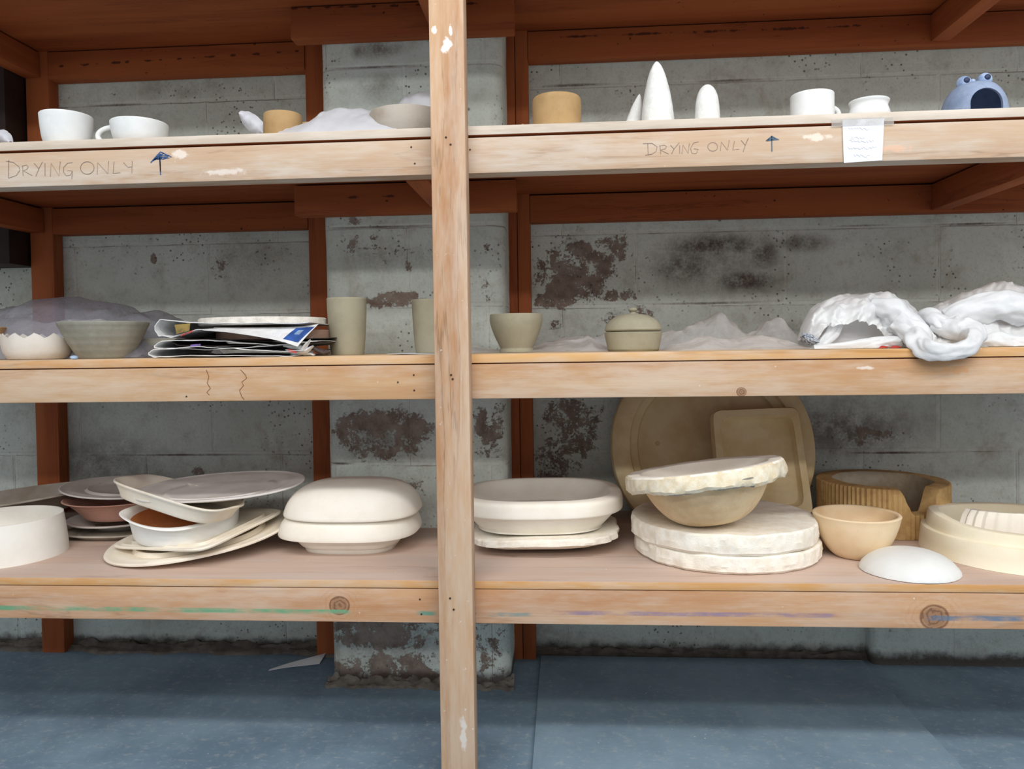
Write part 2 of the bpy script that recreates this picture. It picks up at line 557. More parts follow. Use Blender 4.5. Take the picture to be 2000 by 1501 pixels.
# ------------------------------------------------------------------ materials
FR_L, FR_D = (226, 196, 160), (203, 160, 116)          # handled, dusty outer timber
RD_L, RD_D = (166, 92, 50), (134, 66, 34)              # red-brown inner timber and shelf undersides
XS = lambda px, py, Y=0: tuple(P(px, py, Y))
M_post = wood('post_pine', 2, (196, 160, 126), (170, 124, 86), .4, grain=1.5, splatk=.9, splats=(
    (XS(848, 60, -.045), (.010, BIG, .014), (242, 240, 236)), (XS(872, 90, -.045), (.018, BIG, .03), (240, 238, 236)),
    (XS(880, 60, -.045), (.006, BIG, .02), (238, 236, 232)), (XS(905, 1430, -.045), (.012, BIG, .06), (220, 212, 204))))
M_rail_t = wood('top_rail_pine', 0, (194, 170, 146), (176, 140, 110), .9, dustcol=(202, 190, 177), splats=(
    (XS(350, 300), (.03, BIG, .02), (236, 228, 220)), (XS(1595, 268), (.045, BIG, .014), (238, 228, 216)), (XS(440, 335), (.08, BIG, .012), (232, 222, 214)),
    (XS(1750, 290), (.05, BIG, .012), (226, 180, 150))))
M_rail_m = wood('middle_rail_pine', 0, (194, 158, 120), (172, 124, 84), .45, knots=((XS(1448, 765), .009),), splats=(
    (XS(1870, 722), (.06, BIG, .014), (196, 142, 96)), (XS(1690, 718), (.03, BIG, .006), (236, 228, 220))))
M_rail_b = wood('bottom_rail_pine', 0, (198, 156, 118), (174, 124, 86), .4, knots=((XS(663, 1182), .0195), (XS(1825, 1205), .025)), stripes=(
    (XS(0, 1187)[0] - .1, XS(690, 1195)[0], XS(0, 1187)[2] + .001, XS(690, 1195)[2], .0055, (112, 160, 124), 1.0),
    (XS(808, 1197)[0], XS(860, 1198)[0], XS(808, 1197)[2], XS(860, 1198)[2], .005, (112, 150, 130), 1.0),
    (XS(925, 1199)[0], XS(1045, 1200)[0], XS(925, 1199)[2], XS(1045, 1200)[2], .005, (112, 140, 138), .8),
    (XS(1070, 1196)[0], XS(1640, 1202)[0], XS(1070, 1196)[2], XS(1640, 1202)[2], .005, (136, 120, 148), .8),
    (XS(1800, 1206)[0], XS(2010, 1208)[0], XS(1800, 1206)[2], XS(2010, 1208)[2], .006, (92, 120, 146), .9)))
M_board_t = wood('top_board', 0, (198, 187, 173), (184, 164, 144), .8)
M_board_m = wood('middle_board', 0, (212, 182, 142), (200, 160, 112), .6)
M_edge = wood('sawn_pine_edge', 0, (214, 168, 112), (192, 136, 80), .45)
M_board_b = wood('bottom_board', 0, (204, 180, 164), (188, 160, 144), .6, dustcol=(196, 182, 174))
_ds = [(x, 127 - (x - 150) * .062, .592, w) for x, w in ((120, 12), (165, 16), (190, 10), (225, 20), (248, 9), (290, 22), (312, 10), (350, 12), (380, 10), (410, 20), (455, 14), (500, 16), (545, 14), (580, 9))]
_ds += [(x, 16 - (x - 570) * .026, .386, w) for x, w in ((575, 12), (605, 9), (640, 14), (665, 12), (690, 18), (730, 10), (770, 20), (820, 14), (920, 20))]
_ds += [(1130, 71, .592, 75), (1260, 66, .592, 90), (1400, 61, .592, 90), (1540, 56, .592, 80), (1640, 52, .592, 40), (1675, 50, .592, 18), (1210, 42, .60, 60)]
_ds += [(690, 385, .386, 24), (760, 383, .386, 26), (750, 25, .386, 5), (755, 392, .386, 6), (1513, 391, .592, 6), (497, 86, .592, 6)]
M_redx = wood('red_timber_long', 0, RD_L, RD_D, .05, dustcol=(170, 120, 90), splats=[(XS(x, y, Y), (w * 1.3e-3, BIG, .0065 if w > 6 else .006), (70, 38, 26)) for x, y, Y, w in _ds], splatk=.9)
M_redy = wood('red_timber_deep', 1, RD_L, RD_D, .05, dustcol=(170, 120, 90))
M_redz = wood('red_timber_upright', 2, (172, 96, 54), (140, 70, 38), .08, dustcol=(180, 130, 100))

peel_w = [(pt(1125, 530, .639), (.15, BIG, .115), .45, .95), (pt(1200, 480, .639), (.09, BIG, .06), .6, .85), (pt(1085, 585, .639), (.10, BIG, .035), .6, 1.0), (pt(1200, 575, .639), (.08, BIG, .03), .6, .85), (pt(1225, 615, .639), (.16, BIG, .04), .9, .55),
          (pt(1080, 640, .639), (.06, BIG, .05), .9, .7), (pt(1110, 830, .639), (.14, BIG, .12), .6, .8), (pt(1060, 910, .639), (.12, BIG, .08), .7, .85),
          (pt(520, 930, .639), (.03, BIG, .03), .8, .7), (pt(400, 935, .639), (.05, BIG, .05), .8, .9), (pt(430, 520, .639), (.05, BIG, .05), .9, .55),
          (pt(300, 505, .639), (.012, BIG, .02), .4, 1.2), (pt(220, 184, .639), (.02, BIG, .008), .8, 1.0), (pt(1700, 855, .639), (.2, BIG, .05), .9, .55)]
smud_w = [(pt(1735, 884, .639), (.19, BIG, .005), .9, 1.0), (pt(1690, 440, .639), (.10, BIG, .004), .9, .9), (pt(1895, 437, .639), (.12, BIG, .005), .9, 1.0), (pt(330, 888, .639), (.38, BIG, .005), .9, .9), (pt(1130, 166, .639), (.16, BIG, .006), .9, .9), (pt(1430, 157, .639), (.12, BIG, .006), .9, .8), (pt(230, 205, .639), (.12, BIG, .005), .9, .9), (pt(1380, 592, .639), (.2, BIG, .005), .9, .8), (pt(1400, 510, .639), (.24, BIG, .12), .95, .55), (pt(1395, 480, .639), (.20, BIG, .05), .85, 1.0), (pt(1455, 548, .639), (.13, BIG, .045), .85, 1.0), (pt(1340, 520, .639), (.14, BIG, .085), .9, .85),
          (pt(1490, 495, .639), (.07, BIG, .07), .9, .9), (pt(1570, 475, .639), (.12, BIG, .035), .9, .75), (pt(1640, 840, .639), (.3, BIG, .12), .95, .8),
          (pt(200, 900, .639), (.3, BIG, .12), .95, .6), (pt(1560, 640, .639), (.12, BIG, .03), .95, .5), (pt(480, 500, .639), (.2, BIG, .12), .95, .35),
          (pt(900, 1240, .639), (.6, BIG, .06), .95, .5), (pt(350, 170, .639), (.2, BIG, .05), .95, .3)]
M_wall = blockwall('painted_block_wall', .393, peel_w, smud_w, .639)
peel_c = [(pt(745, 845, .431), (.19, BIG, .09), .5, 1.0), (pt(950, 830, .431), (.08, BIG, .11), .8, .9), (pt(740, 1235, .431), (.24, BIG, .06), .5, 1.1), (pt(760, 1305, .431), (.24, BIG, .07), .7, .95), (pt(950, 1270, .431), (.1, BIG, .1), .8, .8),
          (pt(770, 585, .431), (.13, BIG, .03), .6, .95), (pt(950, 570, .431), (.03, BIG, .05), .8, .9), (pt(800, 520, .431), (.03, BIG, .03), .8, .8), (pt(700, 970, .431), (.15, BIG, .06), .9, .7), (pt(740, 480, .431), (.22, BIG, .06), .95, .35),
          (pt(800, 960, .431), (.08, BIG, .05), .9, .8), (pt(950, 480, .431), (.02, BIG, .03), .8, .8), (pt(690, 430, .431), (.05, BIG, .02), .8, .7)]
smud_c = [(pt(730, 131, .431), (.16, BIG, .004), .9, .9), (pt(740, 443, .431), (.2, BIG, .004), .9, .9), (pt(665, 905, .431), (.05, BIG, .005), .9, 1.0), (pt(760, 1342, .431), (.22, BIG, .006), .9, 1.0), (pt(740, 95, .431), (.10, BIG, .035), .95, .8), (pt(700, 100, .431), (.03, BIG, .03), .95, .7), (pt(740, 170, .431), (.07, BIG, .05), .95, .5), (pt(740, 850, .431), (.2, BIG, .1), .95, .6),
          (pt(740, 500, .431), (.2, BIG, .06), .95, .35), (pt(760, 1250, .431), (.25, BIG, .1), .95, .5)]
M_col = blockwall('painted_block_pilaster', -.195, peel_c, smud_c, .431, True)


def floor_mat(name, a, b, spk):
    t = NT(name)
    n1 = t.noise(t.obj, 3.2, 6, .62); n2 = t.noise(t.obj, 45, 6, .7); n3 = t.noise(t.scale(t.obj, (40, 120, 40)), 1.0, 4, .7)
    c = t.mix(t.step(n1, .36, .66), a, b)
    c = t.mix(t.math('MULTIPLY', t.step(n2, .5, .78), .55), c, (176, 184, 186))
    c = t.mix(t.math('MULTIPLY', t.step(n3, .56, .78), .6), c, (186, 190, 188))
    sp = t.math('MULTIPLY', t.step(t.voro(t.obj, 60), .05, .16, 1, 0), t.step(t.noise(t.obj, 8, 3), .52, .66))
    c = t.mix(t.math('MULTIPLY', sp, spk), c, (214, 214, 208))
    t.bump(n2, .3, .003)
    return t.out(c, .8, .25)


M_floor = floor_mat('worn_blue_grey_concrete', (128, 151, 168), (106, 127, 145), .5)
M_panel = floor_mat('dusty_slate_panel', (136, 159, 176), (118, 141, 158), .9)
M_mortar = clay('mortar', (120, 114, 106), (92, 84, 78), 30, .4, bump=.8)
M_dark = plain('dark_brown_wood', (52, 36, 30), .6, .3, 12)
M_slate = plain('grey_painted_edge', (104, 96, 98), .6, .2, 20)

M_white = clay('white_bisque', (224, 226, 226), (214, 217, 217), 20, .05, .6, .08)
M_whitef = clay('grey_unglazed_foot', (186, 188, 188), (205, 206, 204), 60, .3)
M_tan = clay('mustard_leather_hard_clay', (174, 144, 102), (156, 126, 86), 16, .25, speckcol=(140, 104, 60))
M_tan2 = clay('tan_scrap_clay', (196, 160, 116), (176, 138, 96), 18, .2)
M_grey = clay('grey_stoneware_clay', (186, 180, 164), (170, 163, 146), 16, .2)
M_olive = clay('olive_grey_raw_clay', (160, 155, 134), (146, 140, 120), 12, .3, bump=.15)
M_olived = clay('olive_clay_foot', (136, 124, 92), (120, 110, 82), 20, .2)
M_throw = clay('thrown_grey_green_clay', (158, 158, 148), (134, 134, 124), 12, .25, bump=.3, rings=420)
M_beige = clay('beige_bowl_clay', (186, 178, 166), (160, 146, 130), 9, .2)
M_plaster = clay('cream_plaster', (246, 241, 230), (238, 231, 217), 10, .08, .85, .2)
M_plasterw = clay('white_plaster', (240, 237, 230), (230, 226, 217), 8, .06, .85, .2)
M_chalk = clay('chalk_white_plaster', (230, 231, 229), (222, 222, 219), 10, .04, .8, .15)
M_pit = clay('pitted_white_clay', (224, 226, 225), (212, 213, 211), 40, .12, .85, .9)
M_rough = clay('broken_plaster_edge', (245, 241, 231), (236, 228, 212), 45, .12, .9, .9)
M_rough2 = clay('stained_broken_plaster', (236, 227, 206), (224, 208, 176), 50, .25, .9, .8, spots=(
    ((.01, -.15, .082), (.08, .1, .007), 1, (110, 106, 104)), ((.06, -.14, .079), (.03, .1, .006), 1, (72, 72, 76)), ((-.07, -.14, .081), (.05, .1, .006), 1, (120, 116, 112)), ((.055, -.15, .098), (.02, .1, .003), 1, (110, 108, 106))))
M_ylw = clay('yellowed_plaster', (230, 212, 172), (212, 186, 138), 9, .12, .85, .25)
M_ylw2 = clay('pale_yellow_plaster', (244, 236, 214), (236, 224, 194), 6, .08, .85, .15)
M_bowlpl = clay('honey_bowl_plaster', (236, 213, 178), (222, 192, 150), 8, .12, .75, .15)
M_pink = clay('pinkish_terracotta', (214, 168, 150), (202, 150, 132), 12, .2)
M_dustgrey = clay('dusty_grey_bisque', (226, 221, 216), (212, 205, 199), 12, .2)
M_bisq = clay('ivory_bisque', (243, 235, 220), (232, 220, 200), 9, .1, .75, .12)
M_bisqw = clay('cool_white_bisque', (240, 240, 237), (232, 230, 225), 9, .08, .75, .12)
M_ringy = clay('honey_ridged_plaster', (206, 172, 118), (182, 146, 96), 30, .3, .85, .4)
M_inring = clay('grey_inner_plaster', (190, 180, 160), (168, 152, 128), 18, .2, .85, .5)
M_blue = clay('slate_blue_glaze', (142, 157, 184), (118, 135, 163), 22, .2, .55, .2, speckcol=(190, 204, 224))
M_pale = clay('pale_blue_glaze', (164, 184, 212), (120, 142, 180), 60, .3, .5, .2)
M_pupil = plain('dark_blue_pupil', (44, 54, 86), .5)
M_paper = plain('white_paper', (226, 228, 233), .8, .04)
M_news = plain('newsprint', (226, 226, 226), .85, .08, 40)
M_newsg = plain('inked_newsprint', (84, 72, 70), .85, .35, 18)
M_brownbat = clay('brown_fibreboard', (158, 128, 110), (134, 106, 92), 20, .2)
M_nblue = plain('blue_print', (52, 92, 170), .7, .3, 40)
M_nlblue = plain('light_blue_print', (150, 178, 216), .7, .3, 40)
M_nred = plain('red_print', (206, 70, 60), .7, .3, 60)
M_npurple = plain('purple_print', (124, 100, 168), .7, .3, 60)
M_nphoto = plain('ochre_photo_print', (150, 128, 72), .7, .5, 50)
M_npencil = plain('pencil_grey', (150, 132, 122), .8, .2)
M_nfaint = plain('faint_pencil', (203, 204, 211), .8, .05)
M_ink = plain('blue_ballpoint', (48, 88, 140), .6, .2)
M_inkg = plain('grey_blue_ink', (88, 112, 134), .6, .2)
M_crack = plain('amber_split', (138, 92, 58), .8)
M_nail = plain('dark_nail_hole', (66, 48, 40), .7, .2)
M_bag = plastic('white_carrier_bag_film', (246, 248, 250), .97, .35, .3)
M_cloth = plastic('white_polythene', (240, 243, 250), .9, .45, .4)
M_film = plastic('clear_crumpled_film', (250, 251, 254), .34, .14, .4)
M_filmg = plastic('grey_dry_cleaning_film', (176, 178, 194), .40, .16, .4)
M_tape = plastic('frosted_tape', (236, 232, 226), .28, .3, .4)
M_mesh = clay('black_white_print', (70, 78, 92), (190, 196, 204), 260, .1)

# ------------------------------------------------------------------ setting
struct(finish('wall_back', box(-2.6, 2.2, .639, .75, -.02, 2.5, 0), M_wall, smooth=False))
struct(finish('floor', box(-4, 4, -4, .75, -.06, 0, 0), M_floor, smooth=False))


def rounded_slab(x0, x1, y0, y1, z0, z1, r, N=8):
    pts = [(x0, y1)]
    pts += [(x0 + r - r * math.cos(a), y0 + r - r * math.sin(a)) for a in [i * PI / 2 / N for i in range(N + 1)]]
    pts += [(x1 - r + r * math.sin(a), y0 + r - r * math.cos(a)) for a in [i * PI / 2 / N for i in range(N + 1)]]
    pts += [(x1, y1)]
    bm = bmesh.new(); nz = 60
    rs = []
    for k in range(nz + 1):
        z = z0 + (z1 - z0) * k / nz
        rs.append([Vector((x + .0012 * fract(Vector((x * 9, y * 9, z * 9)), 1), y + .0015 * fract(Vector((x * 8, z * 8, 3)), 1), z)) for x, y in pts])
    return loft(rs, True, True, bm)


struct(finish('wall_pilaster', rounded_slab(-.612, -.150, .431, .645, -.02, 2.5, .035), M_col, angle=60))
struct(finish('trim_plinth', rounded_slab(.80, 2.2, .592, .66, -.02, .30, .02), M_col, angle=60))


def rubble(x0, x1, yb, w, h, seed):
    return sheet(90, 8, lambda u, v: Vector((x0 + (x1 - x0) * u, yb - w * v * (1 + .5 * fract(Vector((u * 9, v, seed)), 1)),
                                             max(-.004, h * (1 - v) ** 1.2 * (.7 + .8 * fract(Vector((u * 14, v * 3, seed)), 1.5)) + (.004 if v < .9 else -.004)))))


struct(finish('trim_mortar_left', rubble(-1.75, -.615, .645, .05, .026, 1), M_mortar))
struct(finish('trim_mortar_pilaster', rubble(-.62, -.14, .436, .035, .022, 5), M_mortar))
struct(finish('trim_mortar_right', rubble(-.14, .80, .645, .03, .022, 8), M_mortar))

pn = tag(finish('floor_panel', box(-.078, .776, -.62, .597, .001, .011, .002), M_panel), 'large dusty blue grey panel lying flat on the floor under the shelves, right of the front post', 'panel')
a = G(525, 1309, 0); b = G(628, 1293, 0)
tag(finish('paper_scrap', sheet(20, 6, lambda u, v: Vector((a.x + (b.x - a.x) * u, a.y + (b.y - a.y) * u + .05 * (v - .3) * (u + .15), .0015 + .004 * u + .0012 * math.sin(u * 5) + .006 * v * u)), thick=.0008), M_paper),
    'torn strip of pale paper on the floor beside the pilaster foot', 'paper')

cb = thing('wall_cupboard', 'dark brown cupboard hung on the wall behind the left end of the shelves', 'cupboard', (-1.66, .57, 1.02))
zb = P(30, 514, .52).z
finish('cabinet_body', box(-.24, .146, -.05, .065, zb - 1.02, .9, .003), M_dark, cb)
finish('cabinet_door', box(-.24, .066, -.068, -.052, zb - 1.01, .9, .003), M_dark, cb)
finish('edge_strip', box(.068, .083, -.066, -.051, zb - 1.0, .9, .002), M_slate, cb, 'grey edge strip')

# ------------------------------------------------------------------ the rack
rack = thing('shelving_rack', 'tall pine shelving rack with a pale front post and red-brown inner timbers against block wall', 'shelf')
RAILS = ((1.1935, 1.2625, M_rail_t), (.7575, .8252, M_rail_m), (.3163, .3842, M_rail_b), (1.630, 1.699, M_rail_t))
XL, XR, XP = -1.75, 1.45, -.2155
for z0, z1, mt in RAILS:
    finish('rail', box(XL, XP - .0006, 0, .044, z0, z1, .003), mt, rack)
    finish('rail', box(XP + .0006, XR, 0, .044, z0, z1, .003), mt, rack)
for (z0, z1, mt) in ((1.2665, ZT, M_board_t), (.8268, ZM, M_board_m), (.3852, ZB, M_board_b), (1.702, 1.72, M_board_t)):
    for xa, xb in ((XL, XP - .0205), (XP - .0195, XR)):
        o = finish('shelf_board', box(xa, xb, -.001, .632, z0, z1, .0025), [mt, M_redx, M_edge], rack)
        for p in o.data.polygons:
            if p.normal.z < -.9: p.material_index = 1      # red-brown underside
            elif p.normal.y < -.9 and z0 < 1.2: p.material_index = 2      # sawn front edge
pl = P(848, 700, -.045).x; prr = P(916, 700, -.045).x
finish('post', box(pl, prr, -.045, -.0005, 0, 2.2, .0035), M_post, rack, 'pale scuffed front post')
# back frame
for (xa, xb) in ((-1.507, -1.440), (-.703, -.640), (-.1685, -.1275), (-.126, -.092)):
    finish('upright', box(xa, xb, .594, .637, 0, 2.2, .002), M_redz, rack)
for z0, z1, mt in ((1.1935, 1.2625, M_redx), (.7575, .8252, M_redx), (.3163, .3842, M_redx), (1.6265, 1.699, M_redx)):
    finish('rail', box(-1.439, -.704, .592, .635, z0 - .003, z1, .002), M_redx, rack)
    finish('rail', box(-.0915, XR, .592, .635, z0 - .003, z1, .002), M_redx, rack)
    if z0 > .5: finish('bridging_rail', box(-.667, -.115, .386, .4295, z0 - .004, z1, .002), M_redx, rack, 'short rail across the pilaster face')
    for xb0 in (-1.507, -.316, .952):
        if xb0 < -1 or xb0 > 0:
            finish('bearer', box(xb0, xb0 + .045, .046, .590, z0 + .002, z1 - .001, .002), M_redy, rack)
        else:
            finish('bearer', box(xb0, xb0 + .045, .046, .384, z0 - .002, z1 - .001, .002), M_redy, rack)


def nail(px, py, Y, r=.0022):
    p = P(px, py, Y)
    bm = bmesh.new(); bmesh.ops.create_cone(bm, cap_ends=True, segments=14, radius1=r, radius2=r * .8, depth=.0016)
    bmesh.ops.rotate(bm, verts=bm.verts, matrix=Matrix.Rotation(PI / 2, 3, 'X')); bmesh.ops.translate(bm, verts=bm.verts, vec=p)
    finish('nail', bm, M_nail, rack, smooth=False)


for q in ((871, 268, -.0455), (880, 282, -.0455), (881, 732, -.0455), (884, 740, -.0455), (886, 1190, -.0455), (879, 1168, -.0455)): nail(*q)
for q in ((803, 287), (810, 319), (808, 732), (777, 746), (809, 762), (364, 774), (820, 1170), (823, 1199), (918, 292), (928, 1198)): nail(q[0], q[1], -.0006, .0018)

for w_ in ([(403, 722), (408, 735), (405, 748), (411, 758), (404, 766), (409, 771)], [(470, 722), (478, 730), (482, 738), (472, 746), (476, 752), (468, 762), (472, 774), (477, 780)]):
    finish('wood_split', ribbon([w_], -.0002, .0013), M_crack, rack, 'dark wavy split in the middle rail', smooth=False)
# pencil and pen writing on the top rail
c1 = lambda L: [[(x / 3.752, y / 3.752) for x, y in s] for s in L]
c3 = lambda L: [[(x / 3.3333 + 900, y / 3.3333) for x, y in s] for s in L]
c4 = lambda L: [[(x / 3.636 + 1450, y / 3.636) for x, y in s] for s in L]
circ = lambda cx, cy, rx, ry, n=18: [(cx + rx * math.cos(2 * PI * i / n + 1), cy + ry * math.sin(2 * PI * i / n + 1)) for i in range(n + 1)]
L1 = [[(65, 1172), (63, 1305)], [(45, 1180), (100, 1190), (140, 1222), (146, 1248), (120, 1285), (63, 1305)],
      [(165, 1215), (170, 1288)], [(160, 1217), (195, 1208), (208, 1222), (195, 1242), (172, 1250), (238, 1287)],
      [(250, 1195), (285, 1237)], [(312, 1185), (285, 1237), (262, 1292)], [(330, 1195), (330, 1288)],
      [(370, 1292), (375, 1195), (432, 1288), (442, 1183)],
      [(532, 1190), (495, 1195), (468, 1225), (466, 1260), (485, 1287), (515, 1283), (532, 1252), (495, 1250)], [(532, 1252), (526, 1310)],
      circ(640, 1230, 50, 46), [(712, 1278), (716, 1190), (790, 1272), (797, 1180)], [(836, 1185), (830, 1270), (882, 1265)],
      [(905, 1190), (938, 1226), (968, 1222)], [(970, 1180), (966, 1268)]]
L3 = [[(1217, 935), (1220, 1010)], [(1185, 935), (1245, 932), (1278, 955), (1272, 985), (1245, 1003), (1200, 1010)],
      [(1297, 948), (1302, 1002)], [(1290, 950), (1325, 943), (1340, 953), (1332, 968), (1300, 976), (1352, 1002)],
      [(1365, 945), (1388, 970)], [(1422, 928), (1388, 970), (1372, 1002)], [(1425, 945), (1425, 1000)],
      [(1440, 1002), (1446, 943), (1480, 997), (1488, 933)], [(1548, 922), (1515, 930), (1496, 965), (1505, 998), (1532, 1000), (1546, 970), (1516, 968)],
      circ(1640, 955, 32, 28), [(1690, 982), (1696, 923), (1736, 977), (1748, 912)], [(1782, 918), (1770, 976), (1812, 970)],
      [(1825, 913), (1852, 945)], [(1872, 898), (1852, 945), (1838, 988)]]
finish('pencil_lettering', ribbon(c1(L1), -.0002, .0010), M_npencil, rack, 'handwritten pencil words DRYING ONLY', smooth=False)
finish('pencil_lettering', ribbon(c3(L3), -.0002, .0009), M_npencil, rack, 'handwritten pencil words DRYING ONLY, right bay', smooth=False)
A1 = [[(1166, 1118), (1172, 1180), (1178, 1282)], [(1172, 1150), (1176, 1255)], [(1105, 1192), (1150, 1140), (1176, 1112), (1258, 1150), (1190, 1168), (1240, 1140), (1150, 1142), (1122, 1178), (1200, 1122), (1235, 1158), (1165, 1150), (1135, 1168), (1215, 1150)],
      [(1130, 1170), (1180, 1125), (1185, 1165), (1150, 1165)]]
finish('pen_arrow', ribbon(c1(A1), -.0002, .0021), M_ink, rack, 'blue scribbled arrow pointing up', smooth=False)
A2 = [[(208, 965), (209, 1075)], [(168, 1000), (208, 966), (258, 990), (170, 999)], [(180, 994), (210, 975), (250, 990)], [(176, 997), (246, 987)], [(190, 986), (230, 984)]]
finish('pen_arrow', ribbon(c4(A2), -.0002, .002), M_inkg, rack, 'small grey blue arrow pointing up', smooth=False)

# taped note
pc = P(1686, 275, -.002)
note = thing('taped_note', 'small white handwritten note taped to the top shelf rail', 'note', pc)


def quad(corners, Y, th, nx=8, ny=8, bulge=0):
    A, B, C, D = [P(x, y, Y) - pc for x, y in corners]
    return sheet(nx, ny, lambda u, v: (A * (1 - u) + B * u) * (1 - v) + (D * (1 - u) + C * u) * v + Vector((0, -bulge * math.sin(v * PI) * .5 - bulge * v * v * (1 if u > .5 else .4), 0)), thick=th)


finish('paper', quad(((1645, 234), (1727, 231), (1723, 313), (1648, 318)), -.0022, .0004), M_paper, note)
finish('tape', quad(((1624, 231), (1746, 226), (1746, 243), (1624, 247)), -.0034, .0002), M_tape, note, 'frosted clear tape strip')
wr = []
for i, (y0, xa, xb) in enumerate(((252, 1656, 1700), (270, 1662, 1690), (276, 1658, 1708), (289, 1656, 1712), (304, 1668, 1700))):
    L = []
    x = xa
    while x < xb:
        L.append((x, y0 + random.uniform(-3, 3))); x += 2.2
    wr.append(L)
o = finish('handwriting', ribbon(wr, -.0027, .0007), M_nfaint, note, 'faint illegible pencil lines', smooth=False)
o.location = -pc


# ------------------------------------------------------------------ top shelf
def pos(px, py, Y, z):
    """point on a shelf (height z) under the photo position at depth Y"""
    p = P(px, py, Y); return Vector((p.x, p.y, z))


def mpx(Y, px=1000):
    """metres per photo pixel across an upright round body at depth Y"""
    return (P(px, 700, Y) - CAM).dot(fw) / F / math.sqrt(1 + ((px - 1000) / F) ** 2)



def hgt(px, py, Y, z): return P(px, py, Y).z - z


def cup(name, label, cat, px, wpx, ytop, Y, z, prof_out, wall=.004, mat=None, bottom_mat=None, group=None, N=72):
    """open round vessel; prof_out = [(s, t)] outside profile, s of rim radius, t of height"""
    r = wpx / 2 * mpx(Y, px)
    h = hgt(px, ytop, Y - (r if z > 1 else 0), z)
    t = thing(name, label, cat, pos(px, ytop, Y, z), group=group)
    out = smoothprof([(s * r, q * h) for s, q in prof_out], 5)
    inner = [(max(s - wall, .0005), max(q, wall * 1.3)) for s, q in reversed(out) if q > wall * 1.6]
    rim = [(out[-1][0] - wall * .25, h + wall * .28), (out[-1][0] - wall * .75, h + wall * .28)]
    pr = [(.0005, 0)] + out + rim + inner + [(.0005, wall * 1.3)]
    finish('body', lathe(pr, smooth=False, N=N), mat, t, angle=50)
    return t, r, h


def hoop(c, r0, rz, tk, side, N=28, a0=-1.75, a1=1.75, wid=1.0):
    """cup handle: arc in the vertical plane along SIDE"""
    s = Vector(side).normalized(); pts = []
    for i in range(N + 1):
        a = a0 + (a1 - a0) * i / N
        pts.append(Vector(c) + s * math.cos(a) * r0 + Vector((0, 0, math.sin(a) * rz)))
    return tube(pts, [tk] * len(pts), 14, sub=2, flat=wid)


CUPP = [(.70, 0), (.78, .03), (.90, .25), (.965, .55), (.99, .8), (1.0, 1.0)]
t, r, h = cup('cup', 'white cup with a grey unglazed foot, leftmost vessel on the top shelf', 'cup', 129, 108, 212, .062, ZT,
              [(.74, 0), (.80, .03), (.90, .25), (.955, .55), (.985, .8), (1.0, 1.0)], mat=M_white)
finish('foot_ring', lathe([(.0005, -.0002), (.735 * r, -.0002), (.79 * r, .003), (.845 * r, .011), (.85 * r, .0125), (.82 * r, .0125), (.0005, .004)], smooth=False), M_whitef, t, 'grey unglazed foot')
t, r, h = cup('mug', 'low white cup with a round loop handle on its left side, top shelf', 'cup', 272, 116, 226, .066, ZT,
              [(.66, 0), (.76, .04), (.89, .28), (.96, .6), (.99, .85), (1.0, 1.0)], mat=M_white)
finish('handle', hoop((-r * .90, -.005, h * .46), .034, h * .40, .0055, (-1, -.15, 0)), M_white, t)
JAR = [(.97, 0), (1.0, .04), (1.0, .5), (1.0, .9), (.985, 1.0)]
cup('tan_jar', 'small mustard tan clay jar beside a curled white scrap, left of the front post', 'jar', 552, 76, 214, .12, ZT, JAR, mat=M_tan)
cup('tan_pot', 'little tan pot half hidden behind the small mustard jar', 'pot', 606, 40, 238, .25, ZT, JAR, mat=M_tan2)
JAR2 = [(.97, 0), (.985, .05), (.99, .5), (1.0, .85), (.985, .95), (.95, 1.0)]
cup('tan_jar', 'wide mustard tan clay jar standing alone just right of the front post, top shelf', 'jar', 1087, 95, 178, .10, ZT, JAR2, mat=M_tan)
p = pos(1026, 235, .12, ZT)
bm = tube([p + Vector((-.016, 0, .026)), p + Vector((-.006, 0, .014)), p + Vector((.004, .0, .006)), p + Vector((.016, .01, .016))], [.010, .013, .013, .010], 14, amp=.005, sc=60, seed=3, flat=.5)
for v in bm.verts: v.co.z = max(v.co.z, ZT + .0005)
tag(finish('clay_offcut', bm, M_tan2, angle=20), 'crumpled tan offcut lying against the wide mustard jar', 'scrap')

t, r, h = cup('shallow_bowl', 'shallow beige grey bowl partly behind the front post, top shelf', 'bowl', 797, 150, 203, .10, ZT + .003,
              [(.62, 0), (.74, .05), (.9, .4), (.97, .72), (1.0, 1.0)], mat=M_beige)
p = pos(760, 250, .05, ZT)
tag(finish('paper_slip', sheet(14, 8, lambda u, v: Vector((p.x - .03 + .10 * u, .012 + .09 * v, ZT + .0008 + .0018 * u)), thick=.0006), M_paper),
    'slip of white paper under the shallow beige bowl', 'paper')


def leaf(pts, Y, w, seed, amp=.004):
    """curled scrap along photo points"""
    path = [P(x, y, Y) for x, y in pts]
    n = len(path) - 1

    def fn(u, v):
        i = min(int(u * n), n - 1); f = u * n - i
        c = path[i].lerp(path[i + 1], f)
        d = (path[i + 1] - path[i]).normalized(); s = Vector((-d.z, 0, d.x))
        q = c + s * w * (v - .5) * math.sin(PI * (.12 + .8 * u)) + Vector((0, (v - .5) ** 2 * .05 - .01 * u, 0))
        return q + Vector((0, amp * crease(q, 30, seed), amp * .6 * crease(q, 35, seed + 2)))
    bm = sheet(24, 12, fn, thick=.0008)
    return bm


